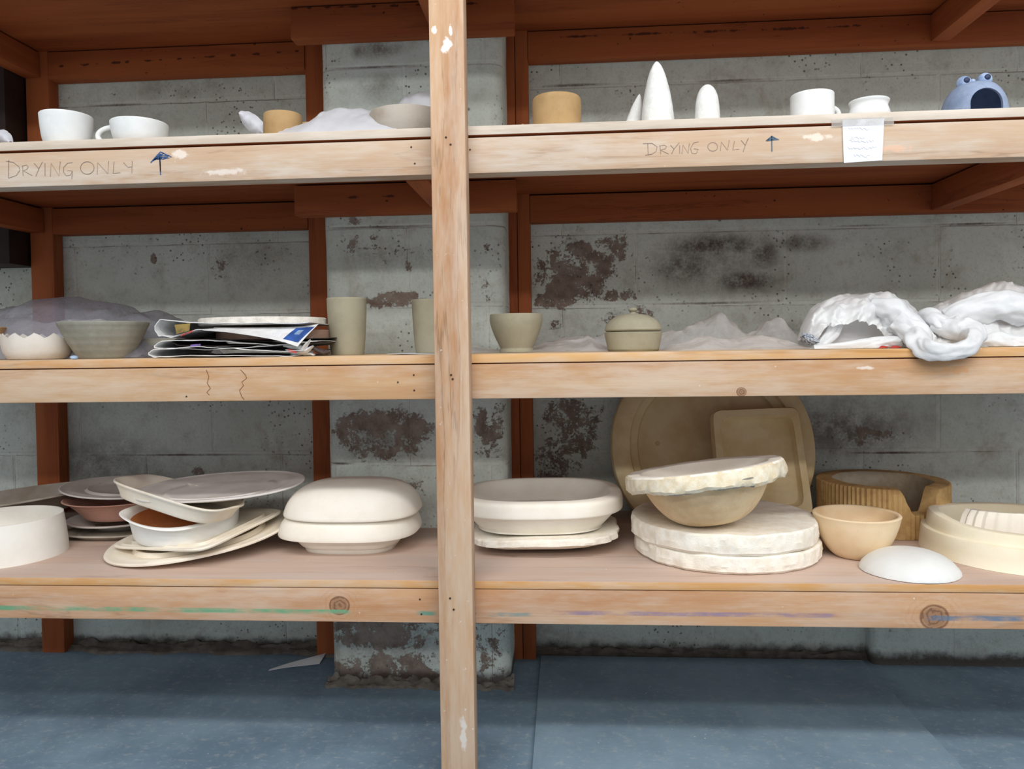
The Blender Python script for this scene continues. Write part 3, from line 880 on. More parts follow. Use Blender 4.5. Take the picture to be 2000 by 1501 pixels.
bm = leaf([(466, 220), (478, 228), (492, 240), (506, 252), (516, 262)], .15, .036, 2)
for v in bm.verts: v.co.z = max(v.co.z, ZT + .0008)
tag(finish('plastic_scrap', bm, M_cloth), 'curled white plastic scrap standing left of the small mustard jar', 'plastic')
bm = leaf([(-22, 268), (-5, 262), (8, 268), (22, 280)], .08, .03, 6)
for v in bm.verts: v.co.z = max(v.co.z, ZT + .0008)
tag(finish('plastic_scrap', bm, M_cloth), 'bit of white plastic at the far left end of the top shelf', 'plastic')
tag(finish('plastic_sheet', mound([(588, 262), (615, 246), (650, 226), (680, 216), (715, 220), (745, 222), (775, 235), (800, 255)], .17, .02, .30, ZT, .005, 26, 4), M_cloth, angle=80),
    'crumpled white plastic sheet spread left of the beige bowl, top shelf', 'plastic')
tag(finish('plastic_sheet', mound([(730, 250), (770, 215), (800, 190), (835, 180), (870, 192), (895, 230), (905, 250)], .36, .22, .46, ZT, .006, 20, 9), M_cloth, angle=80),
    'puffed white plastic sheet rising behind the beige bowl and front post', 'plastic')


def cone(name, label, px, wpx, ytop, Y, prof, seed, lean=0, bumpy=.02):
    r = wpx / 2 * mpx(Y); h = hgt(px, ytop, Y, ZT)
    bm = lathe([(.0006, 0)] + [(s * r, q * h) for s, q in prof], N=60, k=4, fr=lambda t, z: 1 + bumpy * fract(Vector((math.cos(t) * 2.2, math.sin(t) * 2.2, z * 60 + seed)), 1.0, 3))
    for v in bm.verts: v.co.x += lean * v.co.z
    b = pos(px, ytop, Y, ZT)
    o = finish(name, bm, M_pit, angle=60); o.location = b
    return tag(o, label, 'cone', 'white cones on the top shelf')


cone('plaster_cone', 'tall pointed white cone with a pitted side and a flared foot', 1284, 72, 120, .10,
     [(1.0, 0), (.98, .03), (.91, .06), (.86, .2), (.76, .42), (.60, .65), (.43, .82), (.25, .93), (.10, .985), (.004, 1)], 3, -.01, .03)
cone('plaster_cone', 'small leaning pointed white cone tucked behind the left side of the tall cone', 1229, 40, 184, .15,
     [(1.0, 0), (.95, .15), (.78, .42), (.5, .72), (.2, .93), (.004, 1)], 8, .22, .03)
cone('plaster_cone', 'short smooth round-topped white cone standing right of the tall cone', 1381, 48, 165, .09,
     [(1.0, 0), (.99, .2), (.93, .5), (.82, .72), (.6, .88), (.3, .97), (.004, 1)], 12, 0, .008)

t, r, h = cup('mug', 'straight-sided white mug left of the taped note, small handle low on its right', 'mug', 1586, 86, 174, .07, ZT,
              [(1.0, 0), (1.02, .04), (1.01, .3), (1.0, .7), (1.0, 1.0)], mat=M_white)
finish('handle', hoop((r * .93, .004, h * .33), .017, h * .24, .0055, (1, .35, 0)), M_white, t)
cup('squat_pot', 'squat white pot with a flared neck directly above the taped note', 'pot', 1697, 84, 187, .065, ZT,
    [(.72, 0), (.84, .05), (.98, .22), (.985, .40), (.93, .58), (.89, .70), (.90, .82), (.955, .93), (.97, 1.0)], mat=M_white)

# frog-shaped holder
fy = .10; fp = pos(1902, 200, fy, ZT); fr = 55 * mpx(fy)
frog = thing('frog_sponge_holder', 'blue glazed clay frog with wide open mouth, right end of the top shelf', 'ornament', fp, (0, 0, -.12))


def dome_bm(r, h, z0=0):
    pr = smoothprof([(.0005, z0), (r * .93, z0), (r * .93, z0), (r * 1.0, z0 + h * .12), (r, z0 + h * .3), (r * .90, z0 + h * .6), (r * .66, z0 + h * .86), (r * .35, z0 + h * .97), (.0005, z0 + h)], 4)
    return lathe(pr, smooth=False, b=1)


fh = hgt(1900, 162, fy, ZT)
bm = dome_bm(fr, fh)
inner = dome_bm(fr * .88, fh * .88, .007)
bmesh.ops.recalc_face_normals(bm, faces=bm.faces); bmesh.ops.recalc_face_normals(inner, faces=inner.faces)


def tmp(bm):
    me = bpy.data.meshes.new('t'); bm.to_mesh(me); bm.free(); o = bpy.data.objects.new('t', me); COL.objects.link(o); return o


A, B = tmp(bm), tmp(inner)
cb2 = bmesh.new(); mw, mh = fr * .50, fh * .60
arch = [(-mw, .010)] + [(-mw * math.cos(i * PI / 16) , .010 + mh * .30 + mh * .62 * math.sin(i * PI / 16)) for i in range(17)] + [(mw, .010)]
loft([[Vector((x + .004, y, z)) for x, z in arch] for y in (-fr * 1.4, -fr * .1)], bm=cb2)
bmesh.ops.recalc_face_normals(cb2, faces=cb2.faces)
Cc = tmp(cb2)
for q in (B, Cc):
    mo = A.modifiers.new('b', 'BOOLEAN'); mo.operation = 'DIFFERENCE'; mo.object = q; mo.solver = 'EXACT'
dg = bpy.context.evaluated_depsgraph_get(); dg.update()
me = bpy.data.meshes.new_from_object(A.evaluated_get(dg))
for q in (A, B, Cc): bpy.data.objects.remove(q)
bm = bmesh.new(); bm.from_mesh(me); bpy.data.meshes.remove(me)
finish('body', bm, M_blue, frog, angle=40)
for k, (ex, ez, er) in enumerate(((-.021, fh * .98, .0135), (.016, fh * 1.02, .0135))):
    bm = bmesh.new(); bmesh.ops.create_uvsphere(bm, u_segments=28, v_segments=18, radius=er)
    bmesh.ops.translate(bm, verts=bm.verts, vec=(ex, -.008, ez))
    e = finish('eye', bm, M_pale, frog)
    bm = bmesh.new(); bmesh.ops.create_uvsphere(bm, u_segments=20, v_segments=12, radius=er * .42)
    for v in bm.verts: v.co = Vector((v.co.x + ex + .001, v.co.y * .5 - .008 - er * .92, v.co.z + ez + .002))
    finish('pupil', bm, M_pupil, e)
bm = bmesh.new(); bmesh.ops.create_uvsphere(bm, u_segments=16, v_segments=10, radius=.005)
bmesh.ops.translate(bm, verts=bm.verts, vec=(-.007, -.014, fh * .985)); finish('nostril', bm, M_pale, frog)

# ------------------------------------------------------------------ middle shelf
cup('rim_bowl', 'tan bowl cut by the left edge of the view, middle shelf', 'bowl', -72, 176, 640, .16, ZM, [(.5, 0), (.6, .04), (.8, .4), (.93, .75), (1, 1)], mat=M_tan2)
# jagged bowl: zigzag rim
jy = .13; jr = 66 * mpx(jy); jh = hgt(75, 655, jy, ZM)
jag = lambda t: .0120 * (abs(((t * 12 / (2 * PI)) % 1) * 2 - 1) - .5) + .003 * mn.noise(Vector((math.cos(t) * 3, math.sin(t) * 3, 4)))
pr = [(.0005, 0), (.72, 0), (.82, .05), (.94, .35), (.99, .7), (1.0, .98), (.965, .98), (.95, .7), (.90, .37), (.78, .12), (.0005, .10)]
bm = loft([ring(max(jr * s, .0004), max(jr * s, .0004), jh * q, N=156, fz=(jag if q > .9 else None)) for s, q in pr])
o = finish('jagged_bowl', bm, clay('eggshell_clay', (216, 212, 206), (202, 196, 188), 12, .1), angle=50); o.location = pos(75, 690, jy, ZM)
tag(o, 'white eggshell bowl with a zigzag broken rim at the left end of the middle shelf', 'bowl')
cup('wide_bowl', 'wide grey thrown bowl in front of the grey plastic, middle shelf left', 'bowl', 203, 184, 630, .15, ZM,
    [(.50, 0), (.56, .03), (.70, .28), (.85, .6), (.955, .86), (.985, .93), (1, 1)], mat=M_throw, wall=.005)
cup('low_bowl', 'low grey green bowl half hidden between the wide bowl and the newspapers', 'bowl', 318, 120, 662, .27, ZM,
    [(.6, 0), (.7, .04), (.88, .5), (1, 1)], mat=M_throw)
bm = bmesh.new(); bmesh.ops.create_icosphere(bm, subdivisions=3, radius=.008)
for v in bm.verts: v.co.z *= .55; v.co *= 1 + .15 * mn.noise(v.co * 150)
o = finish('pebble_of_clay', bm, M_pale); o.location = pos(145, 697, .035, ZM + .0042)
tag(o, 'tiny pale blue lump between the jagged bowl and the wide grey bowl', 'lump')
bg = thing('grey_plastic_bag', 'big puffed grey see-through plastic bag behind the bowls at the left of the middle shelf', 'bag')
finish('film', mound([(-40, 640), (0, 618), (40, 600), (90, 584), (150, 580), (200, 590), (240, 594), (265, 612), (300, 606), (335, 622), (360, 655), (372, 690)], .36, .14, .56, ZM, .007, 17, 21, nx=120), M_filmg, bg, angle=80)
finish('crumpled_hem', mound([(-30, 676), (10, 640), (50, 625), (95, 632), (150, 622), (195, 622), (240, 640), (275, 655), (300, 690)], .24, .17, .34, ZM, .006, 30, 23, nx=100), M_film, bg, angle=80)

# newspapers
PY = .10


def folded(name, label, top, bot, y0, y1, foldx, mat, seed, th=.0012, prints=()):
    """folded sheet: upper leaf along TOP, lower leaf along BOT (photo outline at depth PY), joined by a fold at the left"""
    t = thing(name, label, 'newspaper', P(480, 680, PY), group='newspapers under the round slab')
    o0 = t.location.copy()
    A = [P(x, y, PY) - o0 for x, y in reversed(top)]; B = [P(x, y, PY) - o0 for x, y in bot]
    fx = P(*foldx, PY) - o0
    fo = (A[-1] - B[0]).z * .32
    path = A + [A[-1].lerp(fx, .55) + Vector((0, 0, fo)), fx + Vector((-.002, 0, fo * .4)), fx + Vector((-.002, 0, -fo * .4)), B[0].lerp(fx, .55) - Vector((0, 0, fo))] + B
    n = len(path) - 1

    def fn(u, v):
        i = min(int(u * n), n - 1); f = u * n - i
        q = path[i].lerp(path[i + 1], f)
        w = .0022 * crease(Vector((q.x * 6, v * .8, q.z * 8)), 2.0, seed) + .0012 * math.sin(v * 5 + seed)
        return Vector((q.x + .004 * mn.noise(Vector((v * 4, seed, 0))), (y0 + (y1 - y0) * v) - o0.y, q.z + w * (1 if abs(u - .5) > .06 else .3)))
    bm = sheet(90, 14, fn, thick=th)
    for v in bm.verts: v.co.z = max(v.co.z, ZM + .0006 - o0.z)
    finish('leaves', bm, mat, t, angle=60)
    return t, o0


N3, _ = folded('newspaper', 'lowest folded newspaper, dark inside, lying flat on the middle shelf', [(350, 683), (420, 678), (500, 682), (560, 687), (615, 685)], [(350, 695), (420, 693), (500, 694), (560, 695), (600, 694)], .022, .30, (331, 690), M_news, 3)
N2, _ = folded('newspaper', 'second folded newspaper up, white pages bowed over a dark gap', [(360, 668), (430, 665), (500, 672), (560, 676), (640, 668)], [(360, 680), (430, 682), (500, 680), (540, 677), (585, 672)], .034, .30, (336, 677), M_news, 7)
N2b, _ = folded('newspaper', 'dark inked newspaper showing under the brown slab', [(380, 662), (450, 663), (540, 667), (644, 661)], [(380, 672), (450, 675), (540, 672), (640, 668)], .05, .30, (362, 667), M_newsg, 11)
pb = P(535, 655, .17)
bm = lathe([(.0005, 0), (.118, 0), (.122, .002), (.122, .019), (.119, .021), (.0005, .021)], smooth=False, N=90, b=.86)
o = finish('round_bat', bm, M_brownbat); o.location = (P(535, 665, .16).x, .16, P(535, 664, .16).z)
tag(o, 'brown fibreboard bat sandwiched between the newspapers', 'board')
N1, o1 = folded('newspaper', 'top newspaper with a curled picture fold and a blue printed corner', [(352, 628), (400, 634), (480, 634), (560, 634), (622, 632)], [(345, 655), (362, 660), (392, 650), (410, 646), (440, 645)], .04, .30, (334, 642), M_news, 15)
# drooping front page of the top newspaper
yf = .03
pg = [[(395, 643), (430, 640), (480, 640), (540, 640), (590, 637), (622, 633)], [(398, 645), (440, 648), (490, 655), (530, 662), (555, 668), (581, 677)]]


def page(u, v, d=0):
    n = 5; i = min(int(u * n), n - 1); f = u * n - i
    Y0 = .030
    a = P(*pg[0][i], Y0 + .03).lerp(P(*pg[0][i + 1], Y0 + .03), f); b = P(*pg[1][i], Y0 - .02).lerp(P(*pg[1][i + 1], Y0 - .02), f)
    q = a.lerp(b, v) + Vector((0, -.004 * math.sin(PI * v) - d, 0))
    return q - o1


fp_ = finish('page', sheet(40, 10, lambda u, v: page(u, v), thick=.0005), M_news, N1, 'drooping white front page')


def patch(u0, u1, v0, v1, mat, nm, d=.0012, skew=0):
    finish(nm, sheet(14, 6, lambda u, v: page(min(1, u0 + (u1 - u0) * u + skew * (1 - v)), v0 + (v1 - v0) * v, d)), mat, fp_, smooth=False)


patch(.75, .965, .10, .84, M_nblue, 'printed_picture', skew=.02)
patch(.82, .89, .25, .5, M_nlblue, 'printed_panel', .0016)
patch(.30, .50, .12, .16, M_nlblue, 'printed_rule'); patch(.50, .52, .1, .38, M_nlblue, 'printed_rule')
patch(.38, .48, .36, .42, M_nlblue, 'printed_rule')
for k in range(4): patch(.58 + .03 * k, .60 + .03 * k, .2, .75, M_paper, 'text_column')


def fpatch(pts, Y, mat, nm, par, o0):
    A, B, C, D = [P(x, y, Y) - o0 for x, y in pts]
    finish(nm, sheet(10, 5, lambda u, v: (A * (1 - u) + B * u) * (1 - v) + (D * (1 - u) + C * u) * v, thick=.0006), mat, par, smooth=False)


fpatch(((341, 634), (372, 631), (370, 646), (345, 652)), .034, M_nphoto, 'printed_photo', N1, o1)
for k in range(8):
    x = 353 + k * 3.2; fpatch(((x, 656.5 - k * 1.2), (x + 2, 656 - k * 1.2), (x + 2.2, 652.5 - k * 1.2), (x + .4, 653 - k * 1.2)), .033, M_nred, 'red_headline', N1, o1)
o2 = P(480, 680, PY)
fpatch(((372, 673), (392, 671), (392, 675), (372, 677)), .012, M_npurple, 'printed_band', N2, o2)
# torn coloured strips hanging at the right front corner
tr = thing('torn_newspaper', 'torn strips of coloured newsprint crumpled at the right front corner of the paper pile', 'newspaper', P(590, 690, .03), group='newspapers under the round slab')
oo = tr.location.copy()
for pts, mt, sd in ((((552, 676), (575, 678), (590, 682), (606, 664)), M_news, 1), (((556, 684), (575, 690), (595, 686), (612, 676)), M_paper, 2), (((600, 676), (615, 682), (632, 690), (646, 687)), M_newsg, 3), (((566, 694), (585, 690), (600, 690), (615, 694)), M_news, 4)):
    bm = leaf(pts, .03 + .006 * sd, .013, sd, .003)
    for v in bm.verts: v.co.z = max(v.co.z, ZM + .0008); v.co -= oo
    finish('strip', bm, mt, tr)
fpatch(((562, 681), (578, 684), (580, 689), (564, 687)), .024, M_nred, 'printed_patch', tr, oo)
# round slab on top
bm = lathe([(.0005, 0), (.96, 0), (.99, .1), (1, .4), (1, .85), (.975, 1), (.0005, 1)], smooth=False, N=110, fr=rough_fr(.006, 3, 2))
rb = 124 * mpx(.17)
for v in bm.verts: v.co = Vector((v.co.x * rb, v.co.y * rb * .9, v.co.z * .0165))
o = finish('round_slab', bm, clay('speckled_white_slab', (226, 222, 214), (198, 192, 182), 40, .5)); o.location = (P(515, 630, .17).x, .17, P(515, 633, .05).z)
o.rotation_euler = (0, 0, 0)
tag(o, 'thin round speckled white slab lying on top of the newspapers', 'slab')

TUM = [(.80, 0), (.835, .03), (.875, .15), (.94, .45), (.985, .8), (1, 1)]
cup('tumbler', 'tall olive grey tumbler right of the newspaper pile', 'tumbler', 677, 78, 583, .19, ZM, TUM, mat=M_olive, group='olive grey tumblers')
cup('tumbler', 'tall olive grey tumbler half hidden by the front post', 'tumbler', 843, 78, 586, .24, ZM + .0012, TUM, mat=M_olive, group='olive grey tumblers')
p = pos(815, 690, .2, ZM)
tag(finish('paper_slip', sheet(16, 8, lambda u, v: Vector((p.x - .045 + .17 * u, .10 + .22 * v, ZM + .0006 + .0016 * (1 - u) * (1 - u) + .0004 * math.sin(u * 9))), thick=.0004), M_paper),
    'flat sheet of white paper under the half hidden tumbler', 'paper')
t, r, h = cup('footed_bowl', 'deep olive grey bowl on a flared foot just right of the front post, middle shelf', 'bowl', 1008, 103, 614, .20, ZM,
              [(.64, 0), (.66, .03), (.63, .09), (.62, .13), (.70, .25), (.85, .48), (.96, .70), (1.0, .86), (.985, 1.0)], mat=M_olive)
lj = .17; jr = 55 * mpx(lj); p = pos(1237, 690, lj, ZM)
jar = thing('lidded_jar', 'round olive grey lidded jar with a knob, alone in the middle of the right bay', 'jar', p)
jh = hgt(1237, 648, lj, ZM)
pr = [(.0005, .002), (.86, .002), (.88, .03), (.905, .2), (.955, .55), (.99, .85), (1.0, .97), (.97, 1.0), (.90, 1.0), (.86, .5), (.0005, .3)]
finish('body', lathe([(s * jr, q * jh) for s, q in pr], smooth=False, N=90), M_olive, jar, angle=50)
finish('foot_edge', lathe([(.0005, 0), (.865 * jr, 0), (.89 * jr, .0018), (.895 * jr, .004), (.86 * jr, .004), (.0005, .004)], smooth=False), M_olived, jar, 'darker foot edge')
kh = hgt(1237, 600, lj, ZM)
z1 = jh + .001; lh = hgt(1237, 613, lj, ZM) - z1
pr = smoothprof([(.0005, z1), (.93, z1), (.93, z1), (.99, z1 + .003), (.995, z1 + .0055), (.985, z1 + .007), (.94, z1 + lh * .38), (.80, z1 + lh * .66), (.56, z1 + lh * .88), (.3, z1 + lh * .985), (.0005, z1 + lh)], 4)
lid = finish('lid', lathe([(s * jr, q) for s, q in pr], smooth=False, N=90), M_olive, jar, angle=40)
zz = z1 + lh - .001; kk = kh - zz
finish('knob', lathe([(s * jr, zz + q * kk) for s, q in [(.0005, 0), (.16, 0), (.11, .2), (.10, .35), (.15, .55), (.155, .75), (.10, .95), (.0005, 1)]], N=40, k=3), M_olive, lid)

tag(finish('clear_plastic_sheet', mound([(905, 684), (930, 676), (960, 682), (1040, 678), (1075, 668), (1105, 660), (1150, 655), (1165, 668), (1200, 690)], .40, .16, .56, ZM, .010, 18, 31, nx=100), M_film, angle=13),
    'crumpled clear plastic sheet behind the footed bowl, middle shelf', 'plastic')
cs = thing('clear_plastic_sheet', 'crumpled clear plastic sheet between the lidded jar and the white bags', 'plastic', P(1400, 680, .2))
oo = cs.location.copy()
for nm_, bm in (('sheet', mound([(1130, 688), (1165, 656), (1190, 645), (1240, 650), (1290, 655), (1325, 650), (1340, 640), (1370, 624), (1405, 610), (1432, 628), (1458, 652), (1475, 650), (1492, 634), (1514, 622), (1530, 640), (1552, 664), (1572, 690)], .34, .245, .52, ZM, .024, 11, 35, nx=170)),
                ('flap', mound([(1296, 690), (1325, 670), (1370, 658), (1420, 664), (1480, 656), (1530, 664), (1556, 672), (1572, 690)], .16, .045, .29, ZM, .012, 15, 38, nx=120))):
    for v in bm.verts: v.co -= oo
    finish(nm_, bm, M_film, cs, angle=13)


# white carrier bags
def bagtube(pts, rad, seed, flat=1.0, amp=.006, sc=26, N=28, sub=10):
    return tube([P(x, y, Y) for x, y, Y in pts], rad, 48, None, flat, amp, sc, seed, sub, True, 7)


b1 = thing('carrier_bag', 'white plastic carrier bag arched up hollow, its twisted handle loop hanging over the board edge', 'bag', P(1700, 680, .1))
oo = b1.location.copy()


def addbag(nm, bm, parent, o0, mat=M_bag):
    for v in bm.verts: v.co -= o0
    return finish(nm, bm, mat, parent, angle=80)


def clampz(bm, z, ymin=0):
    for v in bm.verts:
        if v.co.y > ymin: v.co.z = max(v.co.z, z)
    return bm


def cat(L, u):
    n = len(L) - 1; i = min(int(u * n), n - 1); t = u * n - i
    p0, p1, p2, p3 = L[max(i - 1, 0)], L[i], L[i + 1], L[min(i + 2, n)]
    return .5 * (2 * p1 + (p2 - p0) * t + (2 * p0 - 5 * p1 + 4 * p2 - p3) * t * t + (3 * p1 - p0 - 3 * p2 + p3) * t ** 3)


def drape(arcs, seed, amp, sc, nx=110, ny=60, z=ZM + .001):
    """film drawn over a row of arcs, back to front, each a list of (px, py, Y)"""
    A = [[P(*q) for q in a] for a in arcs]

    def fn(u, v):
        q = cat([cat(a, u) for a in A], v)
        f = facet(u * sc + .5 * mn.noise(Vector((u * 5, v * 5, seed))), v * sc * .45, seed) + .5 * facet(u * sc * 2.4, v * sc * 1.2 + 4, seed + 1) + .25 * facet(u * sc * 5, v * sc * 3, seed + 2)
        q = q + Vector((.25 * f, -.8 * f, .8 * f)) * amp
        if q.y > 0: q.z = max(q.z, z)
        return q
    return sheet(nx, ny, fn)


addbag('hood', drape([[(1560, 676, .44), (1600, 672, .46), (1690, 672, .46), (1770, 672, .46), (1830, 672, .44)],
                      [(1562, 660, .30), (1590, 612, .32), (1685, 582, .32), (1768, 600, .32), (1830, 650, .30)],
                      [(1558, 662, .16), (1586, 605, .17), (1685, 570, .18), (1770, 590, .17), (1822, 640, .14)],
                      [(1570, 668, .09), (1598, 612, .09), (1680, 590, .10), (1752, 612, .10), (1800, 655, .08)],
                      [(1588, 678, .07), (1622, 632, .065), (1672, 628, .07), (1722, 640, .07), (1768, 668, .06)]], 61, .011, 7), b1, oo)
bm = bagtube([(1700, 592, .10), (1738, 606, .085), (1768, 630, .07), (1790, 655, .05), (1806, 672, .03)], [.012, .024, .028, .026, .018], 43, .9, .012)
addbag('gathered_fold', clampz(bm, ZM + .001), b1, oo)
addbag('panel', mound([(1568, 684), (1600, 650), (1640, 618), (1690, 606), (1740, 614), (1785, 645), (1810, 684)], .18, .11, .30, ZM, .008, 16, 41), b1, oo)
bm = bagtube([(1640, 610, .10), (1634, 630, .10), (1622, 655, .09), (1600, 676, .08), (1580, 682, .08)], [.016, .013, .011, .010, .004], 44, .6, .008)
addbag('fold', clampz(bm, ZM + .001), b1, oo)
bm = bagtube([(1590, 680, .06), (1640, 678, .05), (1690, 674, .05), (1730, 668, .05), (1760, 668, .05)], [.006, .009, .012, .013, .010], 45, .8, .006)
addbag('hem', clampz(bm, ZM + .001), b1, oo)
bm = bagtube([(1752, 628, .06), (1785, 652, .035), (1800, 672, .0), (1822, 684, -.024), (1860, 686, -.026), (1893, 676, -.02), (1904, 657, .005), (1890, 644, .03), (1858, 640, .05), (1820, 632, .07)], [.022, .024, .022, .017, .015, .015, .017, .020, .020, .012], 46, .85, .006, 34)
addbag('handle_loop', clampz(bm, ZM + .001, .0), b1, oo)
bm = leaf([(1568, 655), (1578, 660), (1588, 665), (1598, 668)], .062, .022, 8, .002)
addbag('printed_patch', clampz(bm, ZM + .001), b1, oo, M_mesh)
for x in (1725, 1750):
    bm = leaf([(x - 8, 682), (x, 679), (x + 8, 677)], .034, .008, 3, .001)
    addbag('printed_patch', clampz(bm, ZM + .001), b1, oo, M_nred)
b2 = thing('carrier_bag', 'bulky white plastic carrier bag heaped at the right end of the middle shelf', 'bag', P(1950, 680, .1))
oo = b2.location.copy()
addbag('heap', drape([[(1775, 676, .46), (1850, 672, .48), (1930, 672, .48), (2010, 672, .48), (2100, 672, .46)],
                      [(1775, 640, .32), (1830, 600, .33), (1920, 570, .34), (2000, 572, .34), (2100, 610, .32)],
                      [(1778, 632, .22), (1838, 590, .23), (1925, 557, .23), (2000, 560, .23), (2110, 600, .22)],
                      [(1790, 640, .12), (1845, 612, .13), (1925, 592, .14), (2000, 596, .14), (2120, 620, .12)],
                      [(1800, 670, .06), (1850, 655, .06), (1915, 640, .07), (2000, 645, .07), (2125, 660, .06)],
                      [(1815, 682, .045), (1860, 680, .045), (1930, 680, .045), (2000, 680, .045), (2120, 680, .045)]], 71, .013, 6), b2, oo)
bm = bagtube([(1850, 628, .09), (1890, 612, .08), (1940, 600, .07), (2000, 603, .07), (2060, 612, .07)], [.02, .026, .028, .028, .02], 52, .7, .010, 22)
addbag('fold', bm, b2, oo)
bm = bagtube([(1905, 668, .06), (1940, 664, .05), (1975, 668, .05), (2020, 670, .05), (2080, 672, .05)], [.006, .014, .013, .016, .012], 53, .8, .008, 26)
addbag('fold', clampz(bm, ZM + .001), b2, oo)
bm = bagtube([(1800, 618, .10), (1825, 620, .07), (1842, 640, .06), (1846, 655, .055)], [.012, .018, .016, .010], 54, .8, .008, 30)
addbag('knotted_end', bm, b2, oo)

# ------------------------------------------------------------------ bottom shelf, left bay
# open plaster drum
dz = .088
bm = lathe([(.0005, 0), (1.0, 0), (.985, .3), (.95, .75), (.925, 1.0), (.90, 1.0), (.90, .8), (.92, .25), (.0005, .2)], smooth=False, N=110, fz=lambda t, z: .003 * math.sin(t * 2 + 1) * (1 if z > .5 else .0))
for v in bm.verts: v.co = Vector((v.co.x * .132, v.co.y * .132, v.co.z * dz))
o = finish('plaster_drum', bm, M_plasterw, angle=40); o.location = (-1.283, .165, ZB)
tag(o, 'wide open white plaster drum at the far left of the bottom shelf', 'mould')


def dish(name, label, cat, mtx, a, b, n, depth, mat, wall=.006, flare=.8, lip=0, group=None, warp=None, N=110, foot=.55, basis=None):
    """rim plane is local z=0, dish hangs below; flare = bottom size / rim size"""
    f = flare
    pr = [(.0005, -depth), (f * foot, -depth), (f * .93, -depth * .985), (f, -depth * .92)]
    pr = smoothprof(pr, 3)
    side = [(f + (1 - f) * q ** 1.3, -depth * .92 * (1 - q)) for q in (.2, .4, .6, .8)]
    wl = wall / a
    rim = [(1 + lip, -wall * .6), (1 + lip + wl * .15, -wall * .25), (1 + lip, 0), (1 + lip - wl * .5, wall * .1), (1 - wl * 1.1, -wall * .25)]
    inn = [(s - wl * 1.1, z + wall * .3) for s, z in reversed(side)] + [(f - wl, -depth + wall * 1.7), (f * .9 - wl, -depth + wall * 1.05), (f * .5, -depth + wall), (.0005, -depth + wall)]
    rs = []
    for s, z in pr + side + rim + inn:
        rs.append(ring(max(a * s, .0004), max(b * s, .0004), z, n if s > .1 else 2, N, fz=(lambda t, ss=s: warp(t, ss)) if warp else None))
    if basis:      # corner vectors of a dish whose sides are not square to each other
        bx, by = (Vector(q).normalized() for q in basis); bz = bx.cross(by).normalized()
        rs = [[bx * p.x + by * p.y + bz * p.z for p in r] for r in rs]
    o = finish(name, loft(rs), mat, angle=48)
    o.matrix_world = mtx
    return tag(o, label, cat, group)


# 1 long oval plate, right end raised
Lp = P(206, 1082, .15); Rp = P(566, 1014, .285); Np = P(335, 1103, .05)
c = (Lp + Rp) / 2; xd = Rp - Lp
yd = (Np - c); yd = -(yd - xd.normalized() * yd.dot(xd.normalized()))
dish('oval_plate', 'long ivory oval plate, lowest of the left stack, its right end tilted up', 'plate', frame(c + Vector((0, 0, .006)), xd, yd), xd.length / 2, min(.16, yd.length), 2.1, .012, M_bisq, .009, .74)
# 2 square-cornered tray
A = P(214, 1070, .155); B = P(395, 1078, .035); C = P(556, 999, .275)
mid = (A + C) / 2; xa = (B - A); ya = (C - B)
dish('square_tray', 'thin square cornered ivory tray, second from the bottom of the left stack', 'tray', Matrix.Translation(mid + Vector((0, 0, .006))), xa.length / 2 * 1.03, ya.length / 2 * 1.03, 8, .013, M_bisq, .009, .86, basis=(xa, ya))
# 3 round bowl with out-turned wavy rim
bc = P(362, 999, .195) + Vector((0, 0, .006))
bwl = thing('wavy_bowl', 'white bowl with warped turned-out rim and orange inside, middle of the left stack', 'bowl', bc, (math.radians(6), math.radians(-1), 0))
wv = lambda t, s: (.007 * math.sin(2 * t + .6) + .004 * math.sin(3 * t + 2)) * max(0, (s - .8) / .2)
ra = 124 * mpx(.195, 362)
dz3 = .052
prf = [(.0005, -1), (.66, -1), (.78, -.98), (.83, -.88), (.855, -.55), (.875, -.25), (.92, -.06), (1.0, .06), (1.01, .10), (.98, .12), (.90, .04), (.855, -.15)]
rs = [ring(max(ra * s, .0004), max(ra * s, .0004), z * dz3, N=110, fz=lambda t, ss=s: wv(t, ss)) for s, z in smoothprof(prf, 3)]
finish('bowl_body', loft(rs, True, False), M_bisqw, bwl, angle=60)
prf = [(.855, -.15), (.83, -.5), (.80, -.82), (.7, -.91), (.0005, -.92)]
rs = [ring(max(ra * s, .0004), max(ra * s, .0004), z * dz3, N=110, fz=lambda t, ss=s: wv(t, ss)) for s, z in smoothprof(prf, 3)]
finish('bowl_inside', loft(rs, False, True), clay('orange_inside', (216, 150, 96), (196, 128, 78), 12, .15), bwl, 'orange brown inside')
# 4 oblong dish sliding down to the right
A = P(210, 945, .18); B = P(405, 1008, .03); C = P(487, 988, .20)
mid = (A + C) / 2; xa = (B - A); ya = (C - B)
dish('oblong_dish', 'cream oblong dish sloping down to the right on top of the wavy white bowl', 'dish', Matrix.Translation(mid + Vector((0, 0, .010))), xa.length / 2 * 1.06, ya.length / 2 * 1.06, 4.2, .036, M_bisq, .007, .86, basis=(xa, ya))
# 5 oval platter on top
A = P(268, 966, .22); C = P(592, 948, .25); N_ = P(395, 992, .10); Fp = P(480, 934, .36)
mid = (A + C) / 2
dish('oval_platter', 'grey white oval platter lying at the very top of the left stack', 'plate', frame(mid + Vector((0, 0, .012)), C - A, Fp - N_), (C - A).length / 2, .135, 2.15, .018, M_dustgrey, .006, .66)

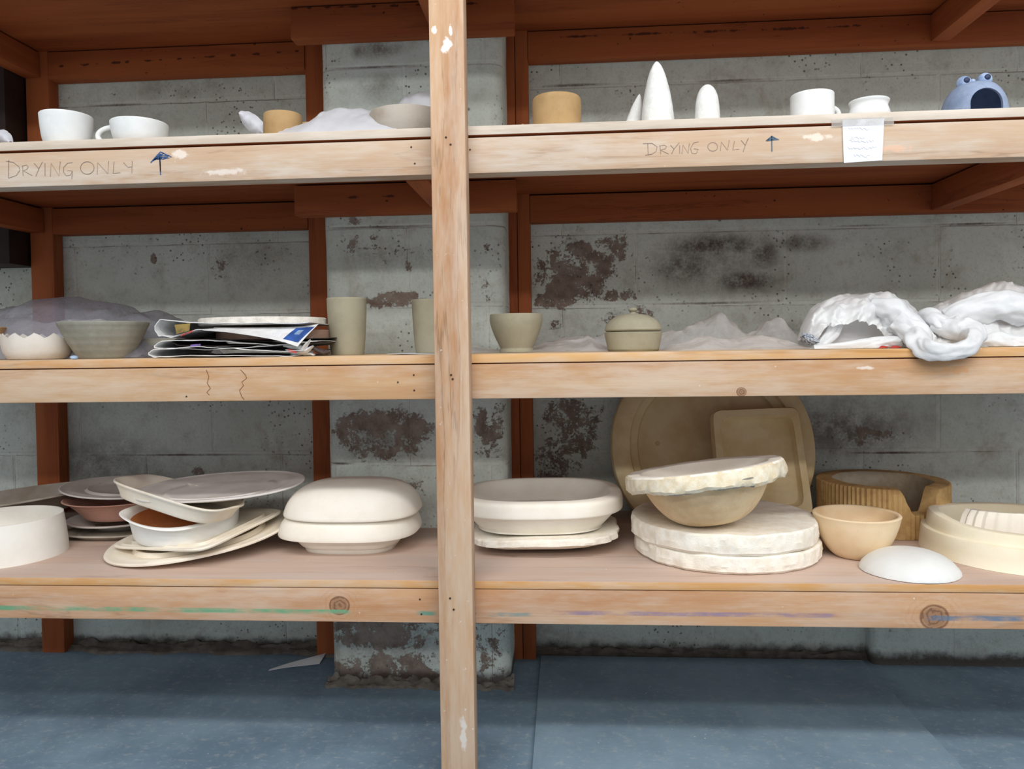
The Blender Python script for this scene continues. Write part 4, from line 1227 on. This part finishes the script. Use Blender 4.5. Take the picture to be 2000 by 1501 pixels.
# back left things
A = P(-150, 990, .40); C = P(192, 946, .44)
mid = (A + C) / 2
dish('large_shallow_bowl', 'large dusty shallow bowl tipped to the left behind the plaster drum', 'bowl', frame(mid, C - A, (0, 1, .05)), (C - A).length / 2 * 1.0, .125, 2.0, .052, M_beige, .007, .62)
cup('dusty_pot', 'dusty squat pot standing under the large shallow bowl behind the drum', 'pot', 60, 186, 1034, .37, ZB, [(.86, 0), (.93, .04), (1.0, .5), (1.0, 1.0)], mat=M_beige)
t, r, h = cup('terracotta_bowl', 'pinkish terracotta bowl sandwiched between two flat grey plates, behind the left stack', 'bowl', 240, 236, 968, .42, ZB + .034,
              [(.55, 0), (.62, .04), (.72, .35), (.84, .7), (.93, .9), (1.0, 1.0)], mat=M_pink, wall=.006)
tz = ZB + .034 + h
dish('flat_plate', 'flat grey plate with a pale edge lying across the terracotta bowl', 'plate', frame(Vector((P(240, 960, .42).x, .42, tz + .0255)), (1, 0, -.06), (0, 1, .03)), 116 * mpx(.42), .13, 2.0, .013, M_dustgrey, .006, .6)
dish('flat_plate', 'flat grey plate underneath the terracotta bowl', 'plate', frame(Vector((P(238, 1010, .42).x, .42, ZB + .032)), (1, 0, 0), (0, 1, 0)), 100 * mpx(.42), .125, 2.0, .030, M_dustgrey, .006, .45)
dish('thin_saucer', 'thin pale saucer flat on the board between the drum and the left stack', 'saucer', frame(Vector((P(200, 1050, .31).x, .345, ZB + .014)), (1, 0, .0), (0, 1, .0)), 88 * mpx(.3), .072, 2.6, .0135, M_beige, .005, .75)

# domed plaster stack
cx = P(692, 1000, .28).x; cy = .268
HX, HY = .1545, .128


def sq(prof, a, b, n, mat, name, label, cat, z, dx=0, ang=40, tilt=(0, 0, 0), N=120):
    bm = loft([ring(max(a * s, .0004), max(b * s, .0004), zz, n if s > .1 else 2, N) for s, zz in prof])
    o = finish(name, bm, mat, angle=ang); o.location = (cx + dx, cy, z); o.rotation_euler = tilt
    return tag(o, label, cat)


sq([(.0005, 0), (.66, 0), (.67, .003), (.675, .011), (.72, .012), (.765, .020), (.79, .030), (.795, .039), (.0005, .039)], HX, HY, 3.2, M_plaster, 'stepped_base_mould', 'stepped cream plaster base at the bottom of the domed stack', 'mould', ZB)
zz = ZB + .0355
sq([(.80, .005), (.965, .0), (.992, .0015), (1.0, .005), (.988, .014), (.955, .028), (.90, .040), (.82, .045), (.70, .046), (.0005, .046), (.0005, .044), (.70, .040), (.74, .014)], HX * 1.035, HY * 1.03, 2.9, M_plaster, 'inverted_dish_mould', 'upturned cream plaster dish in the middle of the domed stack', 'mould', zz, -.003)
zz2 = zz + .0462 - .002
sq(smoothprof([(.74, .004), (.955, 0), (.955, 0), (.990, .001), (1.0, .005), (.985, .014), (.945, .029), (.87, .045), (.77, .057), (.62, .066), (.40, .070), (.15, .0715), (.0005, .0715)], 3) + [(.0005, .06), (.70, .04)], HX, HY, 2.8, M_plaster, 'domed_mould', 'smooth cream plaster dome on top of the stack left of the front post', 'mould', zz2, .004)

# ------------------------------------------------------------------ bottom shelf, right bay
# rough warped plate under the oblong mould
ox = P(1055, 1000, .28).x
wf = lambda t, s: .010 * math.cos(t - .35) * (s - .3) + .003 * math.sin(3 * t) * s
rs = []
for s, z in [(.0005, 0), (.28, .0), (.5, .005), (.75, .015), (.95, .026), (1.0, .029), (1.003, .034), (1.0, .040), (.97, .043), (.90, .043), (.6, .041), (.0005, .040)]:
    rs.append(ring(max(.165 * s, .0004), max(.135 * s, .0004), z, 2.8 if s > .1 else 2, 140, fz=lambda t, ss=s: wf(t, ss) if ss > .3 else 0, fr=(lambda t, z, ss=s: 1 + (.030 * fract(Vector((math.cos(t) * 7, math.sin(t) * 7, z * 60)), 1, 4) if ss > .75 else 0))))
o = finish('ragged_plate', loft(rs), M_rough, angle=30); o.location = (ox + .012, .275, ZB + .0005)
tag(o, 'ragged edged plaster plate under the oblong mould, right of the front post', 'plate')
om = frame(Vector((ox, .305, ZB + .0455)), (1, .02, .010), (0, 1, .0))
pr = [(.0005, 0), (.70, 0), (.75, .003), (.83, .018), (.92, .036), (.985, .041), (1.0, .046), (1.0, .062), (.992, .070), (.965, .075), (.90, .0775), (.865, .077), (.845, .073), (.80, .055), (.70, .034), (.60, .026), (.0005, .024)]
bm = loft([ring(max(.190 * s, .0004), max(.166 * s, .0004), z, 2.7 if s > .1 else 2, 140) for s, z in smoothprof(pr, 3)])
o = finish('oblong_mould', bm, M_plaster, angle=45); o.matrix_world = om
tag(o, 'thick rimmed oblong cream plaster mould with a deep hollow, just right of the front post', 'mould')

# big round mould leaning on the wall
cR = P(1390, 872, .545)
th = math.radians(76)
Rm = Matrix.Translation(cR) @ Matrix.Rotation(th, 4, 'X')
R1 = 193 * mpx(.545)
pr = [(.0005, -.045), (.80, -.045), (.97, -.03), (1.0, -.012), (1.0, .004), (.985, .013), (.94, .020), (.86, .022), (.815, .019), (.80, .008), (.765, .004), (.735, .001), (.72, -.012), (.68, -.021), (.63, -.024), (.0005, -.025)]
bm = loft([ring(max(R1 * s, .0004), max(R1 * s * .96, .0004), z, 2.15 if s > .1 else 2, 150) for s, z in pr])
rm = thing('round_wall_mould', 'very large round yellowed plaster mould leaning against the wall behind the rough bowl', 'mould', mat=Rm)
finish('mould_body', bm, M_ylw, rm, angle=30)
bp = Rm.inverted() @ P(1288, 862, .53)
bm = lathe([(.0005, 0), (.007, 0), (.007, .0025), (.005, .003), (.0045, .0018), (.003, .0018), (.0025, .003), (.0005, .003)], smooth=False, N=32)
for v in bm.verts: v.co += Vector((bp.x, bp.y, -.0252))
finish('centre_button', bm, M_ylw, rm)
# rectangular mould leaning in front of it
cM = P(1484, 902, .475)
Mm = Matrix.Translation(cM) @ Matrix.Rotation(math.radians(-2), 4, 'Y') @ Matrix.Rotation(math.radians(77), 4, 'X')
bm = bmesh.new()
ax, ay = 84 * mpx(.475), 84 * mpx(.475) * 1.22
rings_ = [(1.0, 1.0, -.024, 14), (1.0, 1.0, .010, 14), (.985, .985, .015, 14), (.83, .85, .017, 9), (.80, .82, .002, 9), (.77, .80, -.003, 8)]
def tap(r, k=.05):
    return [Vector((p.x * (1 - k * p.y / ay) if p.x > 0 else p.x * (1 + .0 * p.y), p.y, p.z)) for p in r]
bm = loft([tap(ring(ax * s, ay * q, z, n, 160, fr=rough_fr(.006, 5, 3))) for s, q, z, n in rings_])
o = finish('tablet_mould', bm, M_ylw, angle=35); o.matrix_world = Mm
tag(o, 'rectangular framed plaster tablet leaning in front of the big round mould', 'mould')

# two rough discs
DX, DY = P(1414, 1060, .23).x, .236
for k, (z0, hh, rr, sd, lab, dx) in enumerate(((0, .036, .1985, 5, 'lower of the two thick ragged plaster discs under the rough bowl', .004), (.0365, .042, .199, 17, 'upper of the two thick ragged plaster discs, carrying the rough bowl', -.002))):
    rs = []
    for s, z in [(.0005, 0), (.9, 0), (.97, .001), (1.0, .15), (1.0, .3), (1.005, .45), (1.0, .6), (1.0, .75), (.995, .9), (.975, .995), (.9, 1), (.5, .99), (.0005, .985)]:
        def frr(t, zz, ss=s):
            if ss < .8: return 1
            a = t * 26 / (2 * PI)
            p = Vector((math.cos(t) * 9, math.sin(t) * 9, zz * 34 + sd))
            return 1 + .010 * fract(p, 1, 5) + .016 * (film(Vector((t * .30, zz * 1.6, 0)), 16, sd)) * min(1, min(t, 2 * PI - t) * 4)
        def fzz(t, ss=s, z_=z):
            if ss < .9 or z_ < .5: return .004 * mn.noise(Vector((math.cos(t) * 3, math.sin(t) * 3, sd))) if (k == 1 and .9 <= ss and z_ < .5) else 0
            return .003 * mn.noise(Vector((math.cos(t) * 4, math.sin(t) * 4, sd + 4)))
        rs.append(ring(max(rr * s, .0004), max(rr * .98 * s, .0004), z * hh, 2.05, 260, fr=frr, fz=fzz))
    o = finish('ragged_disc', loft(rs), M_rough, angle=20); o.location = (DX + dx, DY, ZB + z0 + .001)
    tag(o, lab, 'disc')
# rough rimmed bowl, tipped up to the right
bz = ZB + .0785
rb = thing('rough_rim_bowl', 'heavy plaster bowl with a broken ragged rim tilted up to the right on the discs', 'bowl')
rb.matrix_world = Matrix.Translation((P(1388, 1000, .132).x + .002, .132, bz + .006)) @ Matrix.Rotation(math.radians(-7.5), 4, 'Y') @ Matrix.Rotation(math.radians(-5), 4, 'X')
Rb = 160 * mpx(.132, 1388)
hb = .118
pr = smoothprof([(.0005, 0), (.20, 0), (.35, .03), (.50, .14), (.61, .29), (.69, .45), (.74, .58), (.78, .70)], 4)
out = [(s, z) for s, z in pr]
rs = [ring(max(Rb * s, .0004), max(Rb * s, .0004), z * hb, N=200) for s, z in out]
rimz = [(.90, .70), (.97, .70), (1.0, .76), (1.0, .83), (.995, .90), (.985, .97), (.96, 1.0)]
sd = 9
for s, z in rimz:
    rs.append(ring(Rb * s, Rb * s, z * hb, N=200, fr=lambda t, zz, ss=s: 1 + (.016 if ss > .95 else .012) * fract(Vector((math.cos(t) * 9, math.sin(t) * 9, zz * 40)), 1, 5) + .014 * film(Vector((t * .3, zz * 1.5, 0)), 18, 4) * min(1, min(t, 2 * PI - t) * 4),
                   fz=lambda t, q=z: (.007 if q < .85 else .0015) * fract(Vector((math.cos(t) * 3, math.sin(t) * 3, 2)), 1, 3)))
bm = loft(rs + [ring(Rb * s, Rb * s, z * hb, N=200) for s, z in [(.93, 1.0), (.83, 1.0), (.80, .98), (.74, .80), (.62, .55), (.45, .33), (.25, .2)]] + [ring(.0004, .0004, .18 * hb, N=200)])
o = finish('body', bm, clay('honey_stained_plaster', (234, 208, 168), (214, 182, 140), 14, .2, .8, .3), rb, angle=30)
# the rim zone carries the broken-plaster material
o.data.materials.append(M_rough2); o.data.materials.append(M_plaster)
for p in o.data.polygons:
    c = p.center; rr = math.hypot(c.x, c.y)
    if c.z > hb * .70 and rr > Rb * .86: p.material_index = 1
    if c.z > hb * .985 or (c.z > hb * .2 and p.normal.z > .0 and rr < Rb * .93 and (p.normal.x * c.x + p.normal.y * c.y) < 0): p.material_index = 2

# honey-coloured ridged ring with a notch
ry = .468; RR = 131 * mpx(ry, 1722)
rc = P(1722, 990, ry)
hr = P(1700, 958, ry - RR).z - ZB
na = math.radians(-77)
def topz(t):
    d = abs((t - na + PI) % (2 * PI) - PI)
    k = max(0, min(1, (math.radians(21) - d) / math.radians(14)))
    return -hr * .5 * (k * k * (3 - 2 * k))
ridge = lambda t, z: 1 + .012 * math.sin(t * 84 + 2 * mn.noise(Vector((math.cos(t) * 3, math.sin(t) * 3, 0)))) + .008 * mn.noise(Vector((math.cos(t) * 8, math.sin(t) * 8, z * 20)))
rug = lambda t, z: 1 + .05 * mn.noise(Vector((math.cos(t) * 2.6, math.sin(t) * 2.6, z * 9)))
NN = 420
rs = [ring(RR * .99, RR * .99, 0, N=NN, fr=ridge)]
for q in (.1, .3, .5, .7, .9, .985):
    rs.append(ring(RR, RR, hr * q, N=NN, fr=ridge, fz=lambda t, q=q: topz(t) * q))
rs.append(ring(RR * .985, RR * .985, hr, N=NN, fr=ridge, fz=topz))
rs.append(ring(RR * .75, RR * .75, hr, N=NN, fr=rug, fz=topz))
for q in (.85, .5, .2, 0):
    rs.append(ring(RR * (.72 - .03 * (1 - q)), RR * (.72 - .03 * (1 - q)), hr * q, N=NN, fr=rug, fz=lambda t, q=q: topz(t) * q))
rg = thing('ridged_ring', 'honey coloured ridged plaster ring with a notch, at the back by the wall', 'mould', (rc.x, ry, ZB + .001))
o = finish('ring_wall', loft(rs, close=True), [M_ringy, M_inring], rg, angle=40)
for p in o.data.polygons:
    c = p.center
    if math.hypot(c.x, c.y) < RR * .79: p.material_index = 1

cup('honey_bowl', 'honey coloured plaster bowl in front of the ridged ring', 'bowl', 1672, 178, 1003, .195, ZB,
    [(.42, 0), (.50, .02), (.64, .15), (.80, .40), (.92, .70), (.975, .92), (1.0, 1.0)], mat=M_bowlpl, wall=.009)
dc = G(1777, 1126, ZB)
bm = loft([ring(max(.0925 * s, .0004), max(.088 * s, .0004), z, N=150, fr=rough_fr(.010, 9, 4) if s > .9 else None) for s, z in
           [(.0005, 0), (.95, 0), (1.0, .001), (.995, .004), (.95, .011), (.85, .021), (.7, .0305), (.5, .038), (.25, .042), (.0005, .043)]])
o = finish('white_dome', bm, M_chalk, angle=50); o.location = (P(1776, 1115, .085).x, .086, ZB + .0005)
tag(o, 'low chalk white plaster cap near the front edge of the bottom shelf, right bay', 'dome')

# big collar mould at the right edge
gx, gy, gr = P(1992, 1080, .225).x, .226, .193
gh = P(1990, 1052, .05).z - ZB
pr = [(1.0, 0), (.995, .02), (.985, .35), (.975, .62), (.968, .66), (.925, .68), (.915, .72), (.905, .93), (.89, .985), (.87, 1.0), (.81, 1.0), (.79, .98), (.78, .6), (.78, 0)]
bm = loft([ring(gr * s, gr * s, z * gh, N=140, fz=lambda t, z=z: (.010 * max(0, math.cos(t - math.radians(165))) ** 6 if z > .7 else 0)) for s, z in pr], close=True)
o = finish('collar_mould', bm, M_ylw2, angle=35); o.location = (gx, gy, ZB + .0005)
tag(o, 'big pale yellow stepped plaster collar at the right edge of the bottom shelf', 'mould')
# fluted core inside it
cr_ = .125; ch = P(1960, 1006, .19).z - ZB
NA, NR = 90, 4
def flu(a): return .006 * abs(((a * 14) % 1) - .5) * 2
bm = bmesh.new()
secs = []
for i in range(NA + 1):
    u = i / NA; a = math.radians(185 + 165 * u)
    d = Vector((math.cos(a), math.sin(a), 0)); R0 = cr_ + flu(u + .0); zt = ch * (1 + .03 * mn.noise(Vector((u * 5, 0, 2))))
    ro = [(R0 + .022, 0), (R0 + .016, zt * .4), (R0 + .004, zt * .85), (R0 - .004, zt), (R0 - .026, zt * .985), (R0 - .034, zt * .8), (R0 - .034, 0)]
    secs.append([bm.verts.new(Vector((d.x * r, d.y * r * .5, z))) for r, z in ro])
for A_, B_ in zip(secs, secs[1:]):
    for k in range(len(A_)): bm.faces.new((A_[k], A_[(k + 1) % len(A_)], B_[(k + 1) % len(A_)], B_[k]))
bm.faces.new(secs[0]); bm.faces.new(secs[-1][::-1])
o = finish('fluted_piece', bm, M_plaster, angle=35); o.location = (gx + .03, gy + .035, ZB + .0005)
tag(o, 'curved fluted plaster piece standing inside the yellow collar', 'mould')
